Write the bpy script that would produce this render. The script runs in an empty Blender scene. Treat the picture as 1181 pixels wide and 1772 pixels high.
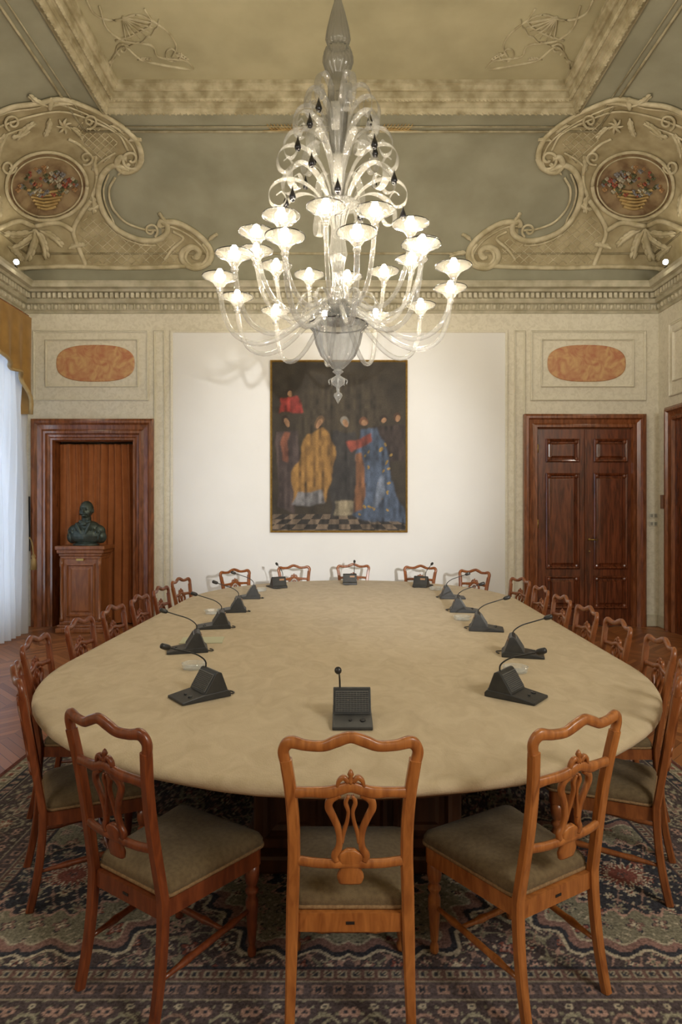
import bpy, bmesh, math, random
import numpy as np
from mathutils import Vector, Matrix
from mathutils.bvhtree import BVHTree
random.seed(4)
C = bpy.context.scene.collection
PI = math.pi
F, CX, HY, CH = 1100.0, 590.5, 878.0, 1.74
def P(px, py, d): return Vector(((px-CX)/F*d, d, CH+(HY-py)/F*d))
try:
    vs = bpy.context.scene.view_settings; vs.view_transform = 'Standard'; vs.look = 'None'
except Exception as e: print(e)

# ------------------------------------------------------------ materials
def M(name, c1, c2=None, rough=.5, scale=5, metal=0, bump=0, bscale=40, alpha=1, stretch=(1,1,1), coat=0, sheen=0, detail=4, lo=.35, hi=.65, emit=None, estr=0, dist=0, spec=.5, edge=None, vary=0):
    m = bpy.data.materials.new(name); m.use_nodes = True
    nt = m.node_tree; N = nt.nodes; L = nt.links
    b = N['Principled BSDF']
    b.inputs['Roughness'].default_value = rough
    b.inputs['Metallic'].default_value = metal
    b.inputs['Alpha'].default_value = alpha
    b.inputs['Coat Weight'].default_value = coat
    b.inputs['Coat Roughness'].default_value = .12
    b.inputs['Sheen Weight'].default_value = sheen
    b.inputs['Specular IOR Level'].default_value = spec
    if emit:
        b.inputs['Emission Color'].default_value = (*emit, 1); b.inputs['Emission Strength'].default_value = estr
    tc = N.new('ShaderNodeTexCoord'); mp = N.new('ShaderNodeMapping')
    mp.inputs['Scale'].default_value = stretch
    L.new(tc.outputs['Object'], mp.inputs['Vector'])
    nz = N.new('ShaderNodeTexNoise'); nz.inputs['Scale'].default_value = scale; nz.inputs['Detail'].default_value = detail
    nz.inputs['Distortion'].default_value = dist
    L.new(mp.outputs[0], nz.inputs['Vector'])
    cr = N.new('ShaderNodeValToRGB')
    cr.color_ramp.elements[0].position = lo; cr.color_ramp.elements[1].position = hi
    cr.color_ramp.elements[0].color = (*c1, 1); cr.color_ramp.elements[1].color = (*(c2 or c1), 1)
    L.new(nz.outputs['Fac'], cr.inputs[0]); L.new(cr.outputs[0], b.inputs['Base Color'])
    if edge is not None:      # glass: thicker looking where the surface turns away (Fresnel)
        lw = N.new('ShaderNodeLayerWeight'); lw.inputs['Blend'].default_value = .35
        mr = N.new('ShaderNodeMapRange'); mr.inputs[3].default_value = alpha; mr.inputs[4].default_value = edge
        L.new(lw.outputs['Facing'], mr.inputs[0]); L.new(mr.outputs[0], b.inputs['Alpha'])
    if bump:
        n2 = N.new('ShaderNodeTexNoise'); n2.inputs['Scale'].default_value = bscale; n2.inputs['Detail'].default_value = 3
        L.new(mp.outputs[0], n2.inputs['Vector'])
        bp = N.new('ShaderNodeBump'); bp.inputs['Strength'].default_value = bump; bp.inputs['Distance'].default_value = .01
        L.new(n2.outputs['Fac'], bp.inputs['Height']); L.new(bp.outputs[0], b.inputs['Normal'])
    return m
def attr_mat(name, rough, bump=0, noise=0, spec=.5):
    m = bpy.data.materials.new(name); m.use_nodes = True
    N = m.node_tree.nodes; L = m.node_tree.links; b = N['Principled BSDF']
    a = N.new('ShaderNodeAttribute'); a.attribute_name = 'Col'
    b.inputs['Roughness'].default_value = rough; b.inputs['Specular IOR Level'].default_value = spec
    nz = N.new('ShaderNodeTexNoise'); nz.inputs['Scale'].default_value = 90; nz.inputs['Detail'].default_value = 4
    tc = N.new('ShaderNodeTexCoord'); L.new(tc.outputs['Object'], nz.inputs['Vector'])
    mr = N.new('ShaderNodeMapRange'); mr.inputs[1].default_value = .3; mr.inputs[2].default_value = .7
    mr.inputs[3].default_value = 1-noise; mr.inputs[4].default_value = 1+noise
    L.new(nz.outputs['Fac'], mr.inputs[0])
    mx = N.new('ShaderNodeVectorMath'); mx.operation = 'SCALE'
    L.new(a.outputs['Color'], mx.inputs[0]); L.new(mr.outputs[0], mx.inputs['Scale'])
    L.new(mx.outputs[0], b.inputs['Base Color'])
    if bump:
        bp = N.new('ShaderNodeBump'); bp.inputs['Strength'].default_value = bump; bp.inputs['Distance'].default_value = .01
        L.new(nz.outputs['Fac'], bp.inputs['Height']); L.new(bp.outputs[0], b.inputs['Normal'])
    return m
def frosted(name, colr, alpha):
    """lit frosted glass: mostly transparent, the rest lets light through softly, with a glossy skin"""
    m = bpy.data.materials.new(name); m.use_nodes = True; N = m.node_tree.nodes; L = m.node_tree.links
    for n in list(N):
        if n.type == 'BSDF_PRINCIPLED': N.remove(n)
    out = [n for n in N if n.type == 'OUTPUT_MATERIAL'][0]
    tp = N.new('ShaderNodeBsdfTransparent'); tl = N.new('ShaderNodeBsdfTranslucent'); gl = N.new('ShaderNodeBsdfGlossy'); a = N.new('ShaderNodeMixShader'); b = N.new('ShaderNodeMixShader')
    tl.inputs[0].default_value = (*colr,1); gl.inputs[0].default_value = (.9,.9,.88,1); gl.inputs['Roughness'].default_value = .15
    lw = N.new('ShaderNodeLayerWeight'); lw.inputs[0].default_value = .3
    mr = N.new('ShaderNodeMapRange'); mr.inputs[3].default_value = .08; mr.inputs[4].default_value = .5
    L.new(lw.outputs['Facing'], mr.inputs[0]); L.new(mr.outputs[0], a.inputs[0])
    L.new(tl.outputs[0], a.inputs[1]); L.new(gl.outputs[0], a.inputs[2])
    b.inputs[0].default_value = alpha; L.new(tp.outputs[0], b.inputs[1]); L.new(a.outputs[0], b.inputs[2]); L.new(b.outputs[0], out.inputs[0]); return m
def woodm(name, a, b): return M(name, a, b, .32, 6, stretch=(6,6,1), coat=.22, detail=6, lo=.3, hi=.7, dist=1)
wood = woodm('walnut_honey_lit', (.25,.078,.018), (.48,.18,.045))  # lit copy of the one chair walnut
wood_m = woodm('walnut_mid_tone', (.17,.048,.013), (.32,.105,.028))  # mid tone between the lit and shaded copies
wood_d = woodm('walnut_shaded', (.11,.024,.008), (.23,.058,.017))  # same walnut with the left side's shade put into its colour
dwood = M('door_mahogany', (.075,.020,.007), (.19,.052,.018), .25, 4, stretch=(5,5,.6), coat=.45, detail=6, dist=1)
fwood = M('frame_mahogany', (.13,.040,.013), (.27,.088,.030), .27, 4, stretch=(5,5,.8), coat=.4, detail=6, dist=1)
pwood = M('pedestal_walnut', (.20,.068,.021), (.34,.125,.042), .3, 4, stretch=(5,5,.8), coat=.3, detail=6, dist=1)
tablewood = M('table_wood', (.045,.017,.007), (.09,.033,.013), .4, 4, stretch=(5,5,.8))
seatfab = M('tan_olive_velvet', (.125,.084,.038), (.17,.118,.055), .9, 60, bump=.3, bscale=300, sheen=.08)
seattrim = M('braid', (.20,.11,.045), (.29,.18,.08), .8, 120)
suede = M('suede_cloth', (.46,.36,.22), (.545,.44,.285), .92, 9, bump=.25, bscale=150, sheen=.1, detail=10, lo=.32, hi=.66, dist=1.2, stretch=(1,.6,1))
wallm = M('marbled_cream', (.66,.62,.495), (.75,.71,.585), .5, 16, detail=8, lo=.38, hi=.56, dist=1)
wallp = M('panel_cream', (.68,.645,.52), (.76,.725,.60), .5, 18, detail=8, dist=1)
whitep = M('white_plaster', (.80,.80,.78), (.82,.82,.80), .8, 2)
corn = M('cornice_plaster', (.37,.34,.235), (.53,.495,.37), .7, 6, detail=8)
corn_d = M('cornice_plaster_light', (.50,.465,.345), (.63,.59,.455), .7, 9)
cove = M('cove_olive', (.27,.26,.185), (.35,.34,.25), .8, 1.6, detail=10)
ceilm = M('ceiling_khaki', (.32,.285,.17), (.43,.385,.24), .8, 1.2, detail=10)
framem = M('ceiling_frame_plaster', (.29,.245,.14), (.50,.445,.30), .7, 7, detail=8)
cart = M('cartouche_ground', (.30,.245,.135), (.46,.395,.245), .75, 4, detail=10)
cartl = M('cartouche_relief', (.43,.37,.225), (.64,.575,.40), .65, 7, detail=6)
gilt = M('gilt_relief', (.32,.21,.075), (.48,.34,.14), .5, 9)
medm = M('medallion_ground', (.17,.10,.05), (.33,.24,.13), .7, 6, detail=8)
redmarb = M('red_marble', (.46,.18,.09), (.60,.37,.17), .5, 5, detail=12, lo=.36, hi=.64, dist=2)
brown_c = M('russet_drape', (.33,.115,.040), (.38,.135,.048), .95, 8, spec=.05)
goldc = M('gold_valance', (.27,.145,.03), (.36,.20,.045), .7, 6, sheen=.2)
bronze = M('dark_bronze', (.045,.062,.052), (.085,.108,.092), .38, 12, metal=.45)
black = M('black_plastic', (.022,.023,.023), (.034,.034,.033), .45, 20)
grillm = M('charcoal_grille', (.015,.015,.015), (.025,.025,.025), .35, 20)
tan_l = M('tan_label', (.35,.20,.11), None, .5)
glass = M('clear_glass', (.33,.325,.30), (.48,.475,.44), .09, 30, alpha=.17, edge=.82, coat=1, spec=1)
glassg = M('smoked_glass', (.20,.20,.185), (.27,.27,.25), .1, 4, alpha=.42, edge=.88, coat=1, spec=1)
glassc = frosted('frosted_cup_glass', (.15,.145,.13), .40)
jet = M('black_glass', (.006,.006,.008), None, .08, coat=.5)
crystal = M('ashtray_crystal', (.62,.66,.64), None, .05, alpha=.15, edge=.7, coat=1, spec=1)
bulbm = M('lit_bulb', (1,.95,.85), None, .4, emit=(1,.87,.67), estr=330)
spotm = M('lit_spot_bulb', (1,.95,.85), None, .4, emit=(1,.90,.72), estr=200)
brass = M('brass', (.55,.38,.12), None, .3, metal=.9)
goldf = M('gilt_frame', (.36,.21,.05), (.50,.32,.09), .4, 30, metal=.5)
ivory = M('ivory_plastic', (.62,.60,.5), None, .5)
rockm = M('rocker_grey', (.3,.3,.26)); barm = M('grille_bars', (.12,.12,.115), None, .4)
paper = M('paper', (.50,.50,.34), None, .8)

# ------------------------------------------------------------ mesh helpers
def to(name, bm, mat, parent=None, smooth=True, bevel=0, sub=0, loc=None, rotz=None, kind=None):
    bmesh.ops.recalc_face_normals(bm, faces=bm.faces)
    me = bpy.data.meshes.new(name); bm.to_mesh(me); bm.free()
    me.materials.append(mat)
    if smooth:
        me.polygons.foreach_set('use_smooth', [True]*len(me.polygons))
        if smooth == 'auto': me.set_sharp_from_angle(angle=math.radians(38))
    o = bpy.data.objects.new(name, me); C.objects.link(o)
    if parent: o.parent = parent
    if loc is not None: o.location = loc
    if rotz is not None: o.rotation_euler = (0,0,rotz)
    if bevel:
        b = o.modifiers.new('bevel', 'BEVEL'); b.width = bevel; b.segments = 2; b.limit_method = 'ANGLE'; b.angle_limit = .6
    if kind: o['kind'] = kind
    return o
def B(): return bmesh.new()
def tag(o, label, cat, group=None):
    o['label'] = label; o['category'] = cat
    if group: o['group'] = group
    return o
def thing(name, label, cat, loc=(0,0,0), rotz=0, group=None):
    o = bpy.data.objects.new(name, None); C.objects.link(o); o.location = loc; o.rotation_euler = (0,0,rotz)
    o.empty_display_size = .1
    return tag(o, label, cat, group)
def dup(root, loc, rotz, label, swap=None):
    kids = {}
    for o in list(bpy.data.objects):
        if o.parent: kids.setdefault(o.parent.name, []).append(o)
    def cp(o, par):
        c = o.copy(); C.objects.link(c)
        if par: c.parent = par
        if swap and c.type == 'MESH' and c.material_slots and c.material_slots[0].material == swap[0]:
            c.material_slots[0].link = 'OBJECT'; c.material_slots[0].material = swap[1]
        for ch in kids.get(o.name, []): cp(ch, c)
        return c
    r = cp(root, None); r.location = loc; r.rotation_euler = (0,0,rotz); r['label'] = label
    return r
def box(bm, x0,x1,y0,y1,z0,z1, mtx=None):
    v = [bm.verts.new((x,y,z)) for x in (x0,x1) for y in (y0,y1) for z in (z0,z1)]
    for f in ((0,1,3,2),(4,6,7,5),(0,4,5,1),(2,3,7,6),(0,2,6,4),(1,5,7,3)): bm.faces.new([v[i] for i in f])
    if mtx:
        for a in v: a.co = mtx @ a.co
def cat(pts, k=6):
    if len(pts) < 3: return [tuple(p) for p in pts]
    p = [np.array(q, float) for q in pts]; p = [2*p[0]-p[1]] + p + [2*p[-1]-p[-2]]
    out = []
    for i in range(1, len(p)-2):
        for j in range(k):
            t = j/k
            out.append(tuple(.5*((2*p[i])+(-p[i-1]+p[i+1])*t+(2*p[i-1]-5*p[i]+4*p[i+1]-p[i+2])*t*t+(-p[i-1]+3*p[i]-3*p[i+1]+p[i+2])*t**3)))
    out.append(tuple(p[-2])); return out
def sweep(bm, pts, wa, wb=None, ref=(0,0,1), n=8, e=1.0, closed=False):
    pts = [Vector(p) for p in pts]; m = len(pts)
    if wb is None: wb = wa
    if not isinstance(wa,(list,tuple)): wa = [wa]*m
    if not isinstance(wb,(list,tuple)): wb = [wb]*m
    refs = ref if isinstance(ref, list) else [Vector(ref)]*m
    rings = []
    for i,p in enumerate(pts):
        if closed: t = pts[(i+1)%m]-pts[i-1]
        else: t = pts[min(i+1,m-1)]-pts[max(i-1,0)]
        t = t.normalized() if t.length > 1e-9 else Vector((0,0,1))
        a = refs[i].cross(t)
        if a.length < 1e-4: a = Vector((1,0,0)).cross(t)
        a.normalize(); b = t.cross(a)
        ring = []
        for k in range(n):
            th = 2*PI*(k+.5)/n; c, s = math.cos(th), math.sin(th)
            c = math.copysign(abs(c)**e, c); s = math.copysign(abs(s)**e, s)
            ring.append(bm.verts.new(p + a*wa[i]*c + b*wb[i]*s))
        rings.append(ring)
    rng = range(m if closed else m-1)
    for i in rng:
        r0, r1 = rings[i], rings[(i+1)%m]
        for k in range(n): bm.faces.new((r0[k], r0[(k+1)%n], r1[(k+1)%n], r1[k]))
    if not closed: bm.faces.new(rings[0][::-1]); bm.faces.new(rings[-1])
def lathe(bm, prof, n=16, loc=(0,0,0), flute=0, fn=0):
    rings = []
    for r,z in prof:
        if r < 1e-5: rings.append([bm.verts.new((loc[0],loc[1],loc[2]+z))]); continue
        rings.append([bm.verts.new((loc[0]+r*(1+flute*math.cos(fn*2*PI*k/n))*math.cos(2*PI*k/n), loc[1]+r*(1+flute*math.cos(fn*2*PI*k/n))*math.sin(2*PI*k/n), loc[2]+z)) for k in range(n)])
    for a,b in zip(rings, rings[1:]):
        if len(a)==1 and len(b)==1: continue
        for k in range(n):
            q = (k+1)%n
            if len(a)==1: bm.faces.new((a[0], b[k], b[q]))
            elif len(b)==1: bm.faces.new((a[k], b[0], a[q]))
            else: bm.faces.new((a[k], a[q], b[q], b[k]))
    for r in (rings[0], rings[-1]):
        if len(r) > 1 : 
            try: bm.faces.new(r)
            except Exception: pass
def open_lathe(bm, prof, n=16, loc=(0,0,0), flute=0, fn=0):
    rings = [[bm.verts.new((loc[0]+r*(1+flute*math.cos(fn*2*PI*k/n))*math.cos(2*PI*k/n), loc[1]+r*(1+flute*math.cos(fn*2*PI*k/n))*math.sin(2*PI*k/n), loc[2]+z)) for k in range(n)] for r,z in prof]
    for a,b in zip(rings, rings[1:]):
        for k in range(n): bm.faces.new((a[k], a[(k+1)%n], b[(k+1)%n], b[k]))
def ball(bm, c, r, seg=10, sc=(1,1,1), rot=None):
    m = Matrix.Translation(c)
    if rot: m = m @ rot
    m = m @ Matrix.Diagonal((r*sc[0], r*sc[1], r*sc[2], 1))
    bmesh.ops.create_uvsphere(bm, u_segments=seg, v_segments=max(5,seg//2+1), radius=1, matrix=m)
def rectloop(bm, x0,x1,z0,z1, prof, openb=False, fill=False):
    """moulding around a rectangle in the XZ plane, prof = (inset, y)"""
    loops = []
    for i,y in prof:
        zb = z0 if openb else z0+i
        loops.append([bm.verts.new(c) for c in ((x0+i,y,zb),(x0+i,y,z1-i),(x1-i,y,z1-i),(x1-i,y,zb))])
    for a,b in zip(loops, loops[1:]):
        for k in range(3 if openb else 4):
            bm.faces.new((a[k], a[(k+1)%4], b[(k+1)%4], b[k]))
    if openb:
        for k in (0,3): bm.faces.new([l[k] for l in loops]) if len(loops)>2 else None
    if fill: bm.faces.new(loops[-1])

# ------------------------------------------------------------ room
HW, Y0, Y1 = 4.66, -1.6, 9.32
ZC0, ZC1 = 4.58, 4.97
def chevron():
    m = bpy.data.materials.new('chevron_parquet'); m.use_nodes = True
    N = m.node_tree.nodes; L = m.node_tree.links; b = N['Principled BSDF']
    tc = N.new('ShaderNodeTexCoord'); sp = N.new('ShaderNodeSeparateXYZ'); L.new(tc.outputs['Object'], sp.inputs[0])
    def mt(op, a, bb=None):
        n = N.new('ShaderNodeMath'); n.operation = op
        for i,v in enumerate((a,bb)):
            if v is None: continue
            if isinstance(v,(int,float)): n.inputs[i].default_value = v
            else: L.new(v, n.inputs[i])
        return n.outputs[0]
    w = .42
    pp = mt('PINGPONG', sp.outputs[0], w); v = mt('ADD', sp.outputs[1], pp)
    row = mt('DIVIDE', v, .1); idx = mt('FLOOR', row); col = mt('FLOOR', mt('DIVIDE', sp.outputs[0], w))
    cb = N.new('ShaderNodeCombineXYZ'); L.new(idx, cb.inputs[0]); L.new(col, cb.inputs[1])
    wn = N.new('ShaderNodeTexWhiteNoise'); L.new(cb.outputs[0], wn.inputs['Vector'])
    cr = N.new('ShaderNodeValToRGB'); cr.color_ramp.elements[0].color = (.19,.062,.018,1); cr.color_ramp.elements[1].color = (.40,.155,.05,1)
    L.new(wn.outputs['Value'], cr.inputs[0])
    fr = mt('FRACT', row); gap = mt('GREATER_THAN', fr, .06)
    mx = N.new('ShaderNodeVectorMath'); mx.operation = 'SCALE'; L.new(cr.outputs[0], mx.inputs[0])
    L.new(mt('ADD', mt('MULTIPLY', gap, .7), .3), mx.inputs['Scale']); L.new(mx.outputs[0], b.inputs['Base Color'])
    b.inputs['Roughness'].default_value = .38; b.inputs['Specular IOR Level'].default_value = .35
    return m
bm = B(); box(bm, -HW-.2, HW+.2, Y0-.2, Y1+.8, -.1, 0); to('floor', bm, chevron(), smooth=False, kind='structure')
DLx0, DLx1, DLz = -4.20, -3.05, 2.71
bm = B()
box(bm, -HW-.2, DLx0, Y1, Y1+.2, 0, 5.0); box(bm, DLx0, DLx1, Y1, Y1+.2, DLz, 5.0); box(bm, DLx1, HW+.2, Y1, Y1+.2, 0, 5.0)
to('wall_back', bm, wallm, smooth=False, kind='structure')
bm = B(); box(bm, DLx0-.3, DLx1+.3, Y1+.7, Y1+.8, 0, 3); box(bm, DLx0-.35, DLx0-.2, Y1+.2, Y1+.7, 0, 3); box(bm, DLx1+.2, DLx1+.35, Y1+.2, Y1+.7, 0, 3); box(bm, DLx0-.3, DLx1+.3, Y1+.2, Y1+.7, 2.95, 3.05)
to('wall_niche', bm, wallp, smooth=False, kind='structure')
# left wall has the window opening
WY0, WY1, WZ = 6.2, 8.55, 3.9
bm = B(); box(bm, -HW-.2, -HW, Y0, WY0, 0, 5); box(bm, -HW-.2, -HW, WY1, Y1, 0, 5); box(bm, -HW-.2, -HW, WY0, WY1, WZ, 5); box(bm, -HW-.2, -HW, WY0, WY1, 0, .3)
to('wall_left', bm, wallm, smooth=False, kind='structure')
bm = B(); box(bm, HW, HW+.2, Y0, Y1, 0, 5); to('wall_right', bm, wallm, smooth=False, kind='structure')
bm = B(); box(bm, -HW-.2, HW+.2, Y0-.2, Y0, 0, 7); to('wall_near', bm, wallm, smooth=False, kind='structure')
bm = B(); rectloop(bm, WY0, WY1, .3, WZ, [(0,0),(0,-.06),(.07,-.06),(.07,0)])
box(bm, (WY0+WY1)/2-.04, (WY0+WY1)/2+.04, -.05, 0, .37, WZ-.07); box(bm, WY0, WY1, -.04, 0, 2.6, 2.66)
w1 = to('window_1', bm, ivory, smooth=False, loc=(-HW-.1, 0, 0), rotz=PI/2, kind='structure')
bm = B(); box(bm, WY0, WY1, .02, .03, .3, WZ)
to('window_pane', bm, M('daylight_pane', (.6,.75,1), None, .5, emit=(.84,.91,1), estr=2.8), w1, smooth=False)

def ringmesh(name, prof, mat, smooth=False, parent=None):
    bm = B()
    def pt(i, z): return ((-HW+i, Y1-i, z), (HW-i, Y1-i, z), (HW-i, Y0+i, z), (-HW+i, Y0+i, z))
    for k in range(4):
        rows = []
        for i,z in prof:
            q = pt(i,z); rows.append((bm.verts.new(q[k]), bm.verts.new(q[(k+1)%4])))
        for a,b in zip(rows, rows[1:]): bm.faces.new((a[0], a[1], b[1], b[0]))
    me = bpy.data.meshes.new(name); 
    for f in bm.faces:
        c = f.calc_center_median(); ctr = Vector((0,(Y0+Y1)/2,3.5))
        if f.normal.length == 0: f.normal_update()
        if f.normal.dot(ctr-c) < 0: f.normal_flip()
    bm.normal_update(); bm.to_mesh(me); bvh = BVHTree.FromBMesh(bm); bm.free(); me.materials.append(mat)
    if smooth: me.polygons.foreach_set('use_smooth', [True]*len(me.polygons))
    o = bpy.data.objects.new(name, me); C.objects.link(o); o['kind'] = 'structure'
    return o, bvh
ringmesh('trim_1', [(0,ZC0),(.02,ZC0),(.03,ZC0+.03),(.05,ZC0+.04),(.05,ZC0+.12),(.09,ZC0+.13),(.11,ZC0+.16),(.11,ZC0+.26),(.17,ZC0+.27),(.19,ZC0+.30),(.25,ZC0+.31),(.26,ZC0+.36),(.28,ZC0+.39),(.26,ZC1+.01),(0,ZC1+.03)], corn)
A_, B_ = 1.9, 1.41
prof = [(A_*(1-math.cos(t*PI/2/24)), ZC1+.02+B_*math.sin(t*PI/2/24)) for t in range(25)]
cv, bv_cove = ringmesh('ceiling_cove', prof, cove, True)
fprof = [(1.85,6.42),(1.85,6.36),(1.87,6.35),(1.89,6.36),(1.895,6.33),(1.92,6.315),(1.95,6.33),(1.96,6.36),(1.975,6.36),(1.98,6.41),(2.01,6.41),(2.03,6.40),(2.05,6.42),(2.055,6.49),(2.08,6.485),(2.10,6.49),(2.11,6.53),(2.13,6.535),(2.13,6.60)]
ringmesh('trim_2', fprof, framem)
bm = B(); box(bm, -HW+2.05, HW-2.05, Y0+2.05, Y1-2.05, 6.58, 6.68); to('ceiling', bm, ceilm, smooth=False, kind='structure')
bm = B()
def along(step, i, fn, y_from=6.0):
    n = int((2*(HW-i))/step)
    for k in range(n+1):
        fn((-(HW-i)+step*.5+k*step if k<n else HW-i-step*.3), Y1-i, 0)
    n = int((Y1-i-y_from)/step)
    for k in range(n):
        yy = Y1-i-step*(k+.6)
        fn(-(HW-i), yy, 1); fn(HW-i, yy, 2)
def dent(x,y,s):
    if s == 0: box(bm, x-.022, x+.022, y-.05, y+.01, ZC0+.185, ZC0+.255)
    elif s == 1: box(bm, x-.01, x+.05, y-.022, y+.022, ZC0+.185, ZC0+.255)
    else: box(bm, x-.05, x+.01, y-.022, y+.022, ZC0+.185, ZC0+.255)
along(.075, .11, dent)
def egg(x,y,s):
    ball(bm, (x,y,ZC0+.08), .034, 8, (.9,.9,1.1) if s==0 else (.9,.9,1.1))
    if s==0: box(bm, x+.045, x+.055, y-.02, y+.01, ZC0+.045, ZC0+.12)
along(.1, .05, egg)
to('trim_3', bm, corn_d, smooth='auto', kind='structure')
bm = B()
def leafy(x,y,s):
    r = Matrix.Rotation(.6, 4, 'Y') if s==0 else Matrix.Rotation(.6, 4, 'X')
    ball(bm, (x,y,6.322), .019, 8, (1.6,1,.6) if s==0 else (1,1.6,.6), r)
along(.07, 1.92, leafy, 4.5)
def bead(x,y,s): ball(bm, (x,y,6.405), .013, 6, (1.2,.8,1) if s==0 else (.8,1.2,1))
along(.045, 2.03, bead, 4.5)
to('trim_4', bm, framem, kind='structure')
bm = B()
def ringtube(i, z, r):
    pts = [(-HW+i, 4, z), (-HW+i, Y1-i, z), (HW-i, Y1-i, z), (HW-i, 4, z)]
    for a,b in zip(pts, pts[1:]): sweep(bm, [a,b], r, n=6, ref=(.3,.2,1))
ringtube(1.52, ZC1+B_*math.sin(math.acos(1-1.52/A_)), .015)
ringtube(1.60, ZC1+B_*math.sin(math.acos(1-1.60/A_)), .008)
ringtube(.10, ZC1+B_*math.sin(math.acos(1-.10/A_)), .018)
to('trim_5', bm, framem, kind='structure')
bm = B(); box(bm, -2.47, 2.41, Y1-.015, Y1, 0, 4.30); to('wall_back_panel', bm, whitep, smooth=False, kind='structure')
bm = B(); rectloop(bm, -2.50, 2.44, 0, 4.33, [(0,Y1),(0,Y1-.03),(.02,Y1-.035),(.035,Y1-.03),(.035,Y1-.015)], openb=True); to('trim_6', bm, wallp, smooth=False, kind='structure')
def panel(name, x0,x1,z0,z1, w=.03, loc=None, rotz=None, y=Y1, mat=wallp):
    bm = B(); rectloop(bm, x0,x1,z0,z1, [(0,y),(0,y-.025),(w*.4,y-.035),(w*.7,y-.02),(w,y-.02),(w,y)])
    return to(name, bm, mat, smooth=False, kind='structure', loc=loc, rotz=rotz)
t = 7
for sx in (-1, 1):
    ox = -.02
    xs = sorted([sx*4.49+ox, sx*2.80+ox]); panel('trim_%d'%t, xs[0], xs[1], 3.30, 4.33); t += 1
    xs = sorted([sx*4.31+ox, sx*2.95+ox]); panel('trim_%d'%t, xs[0], xs[1], 3.50, 4.20, .02); t += 1
    xs = sorted([sx*2.72+ox, sx*2.56+ox]); panel('trim_%d'%t, xs[0], xs[1], .35, 4.33, .02); t += 1
    bm = B()
    lathe(bm, [(.0,0),(.98,0),(1,.5),(.97,1),(0,1)], 48)
    for v in bm.verts:
        a = math.atan2(v.co.y, v.co.x); r = math.hypot(v.co.x, v.co.y); e = .75
        c, s = math.cos(a), math.sin(a)
        v.co = (r*.575*math.copysign(abs(c)**e, c), -v.co.z*.015, r*.27*math.copysign(abs(s)**e, s))
    o = to('marble_oval', bm, redmarb, smooth=False, loc=(sx*3.60+ox+.02, Y1-.002, 3.85))
    tag(o, 'oval red marble inlay above the %s' % ('curtained niche with the bust' if sx<0 else 'closed double door'), 'wall inlay', 'oval marble inlays')
panel('trim_%d'%t, -8.98, -7.2, 3.3, 4.33, loc=(HW,0,0), rotz=-PI/2, y=0); t += 1
panel('trim_%d'%t, -8.88, -7.3, 3.5, 4.2, .02, loc=(HW,0,0), rotz=-PI/2, y=0); t += 1
def skirt(name, x0, x1):
    bm = B(); box(bm, x0, x1, Y1-.03, Y1, 0, .17); box(bm, x0, x1, Y1-.045, Y1, 0, .04); to(name, bm, corn_d, smooth=False, bevel=.006, kind='structure')
skirt('baseboard_back', -2.70, 2.62); 
bm = B(); box(bm, 4.47, HW, Y1-.03, Y1, 0, .17); to('baseboard_back_right', bm, corn_d, smooth=False, bevel=.006, kind='structure')
bm = B(); box(bm, HW-.03, HW, 9.02, Y1-.03, 0, .17); to('baseboard_right', bm, corn_d, smooth=False, bevel=.006, kind='structure')
dprof = [(0,0),(0,-.07),(.03,-.09),(.06,-.09),(.09,-.06),(.15,-.05),(.18,-.07),(.21,-.07),(.23,-.04),(.26,-.03),(.28,-.05),(.305,-.05),(.322,.0),(.322,.21)]
bm = B(); rectloop(bm, -4.52, -2.73, 0, 3.03, dprof, openb=True)
to('door_1', bm, fwood, smooth=False, loc=(0,Y1,0), kind='structure')
dprof2 = [(0,0),(0,-.07),(.03,-.09),(.06,-.09),(.08,-.06),(.13,-.05),(.16,-.07),(.19,-.07),(.21,-.03),(.21,0)]
bm = B(); rectloop(bm, 2.67, 4.45, 0, 3.10, dprof2, openb=True)
d2 = to('door_2', bm, fwood, smooth=False, loc=(0,Y1,0), kind='structure')
for side in (0,1):
    x0 = 2.88 + side*.70; x1 = x0+.695
    bm = B(); box(bm, x0, x1, -.03, -.005, 0.01, 2.885)
    lf = to('door_leaf', bm, dwood, d2, smooth=False, bevel=.004)
    for (za, zb) in ((2.40,2.74),(.84,2.24),(.26,.74)):
        bm = B(); a, b2 = x0+.11, x1-.09
        rectloop(bm, a, b2, za, zb, [(0,-.03),(0,-.05),(.015,-.066),(.035,-.052),(.045,-.031),(.06,-.033),(.09,-.054)], fill=True)
        for cx_, cz_ in ((a+.045,za+.045),(b2-.045,za+.045),(a+.045,zb-.045),(b2-.045,zb-.045)):
            ball(bm, (cx_,-.048,cz_), .034, 10, (1,.6,1))
        to('raised_panel', bm, dwood, lf, smooth=False)
    if side == 1:
        bm = B(); box(bm, x0-.02, x0+.01, -.05, -.03, 0, 2.88); to('meeting_strip', bm, dwood, lf, smooth=False, bevel=.005)
        bm = B(); sweep(bm, [(x0+.05,-.03,1.27),(x0+.05,-.08,1.27),(x0+.15,-.085,1.27)], .009, n=6, ref=(0,0,1)); ball(bm, (x0+.05,-.04,1.27), .022, 8); ball(bm, (x0+.05,-.04,1.1), .014, 8); to('handle', bm, brass, lf)
    for z in (.3, 1.5, 2.6):
        bm = B(); hx = x0-.005 if side==0 else x1+.005; sweep(bm, [(hx,-.045,z-.06),(hx,-.045,z+.06)], .01, n=6, ref=(1,0,0)); to('hinge', bm, brass, lf)
bm = B(); rectloop(bm, -9.02, -7.3, 0, 3.15, dprof2, openb=True)
d3 = to('door_3', bm, fwood, smooth=False, loc=(HW,0,0), rotz=-PI/2, kind='structure')
bm = B(); box(bm, -8.82, -7.5, -.03, 0, 0, 2.95); to('door_leaf', bm, dwood, d3, smooth=False)

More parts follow.
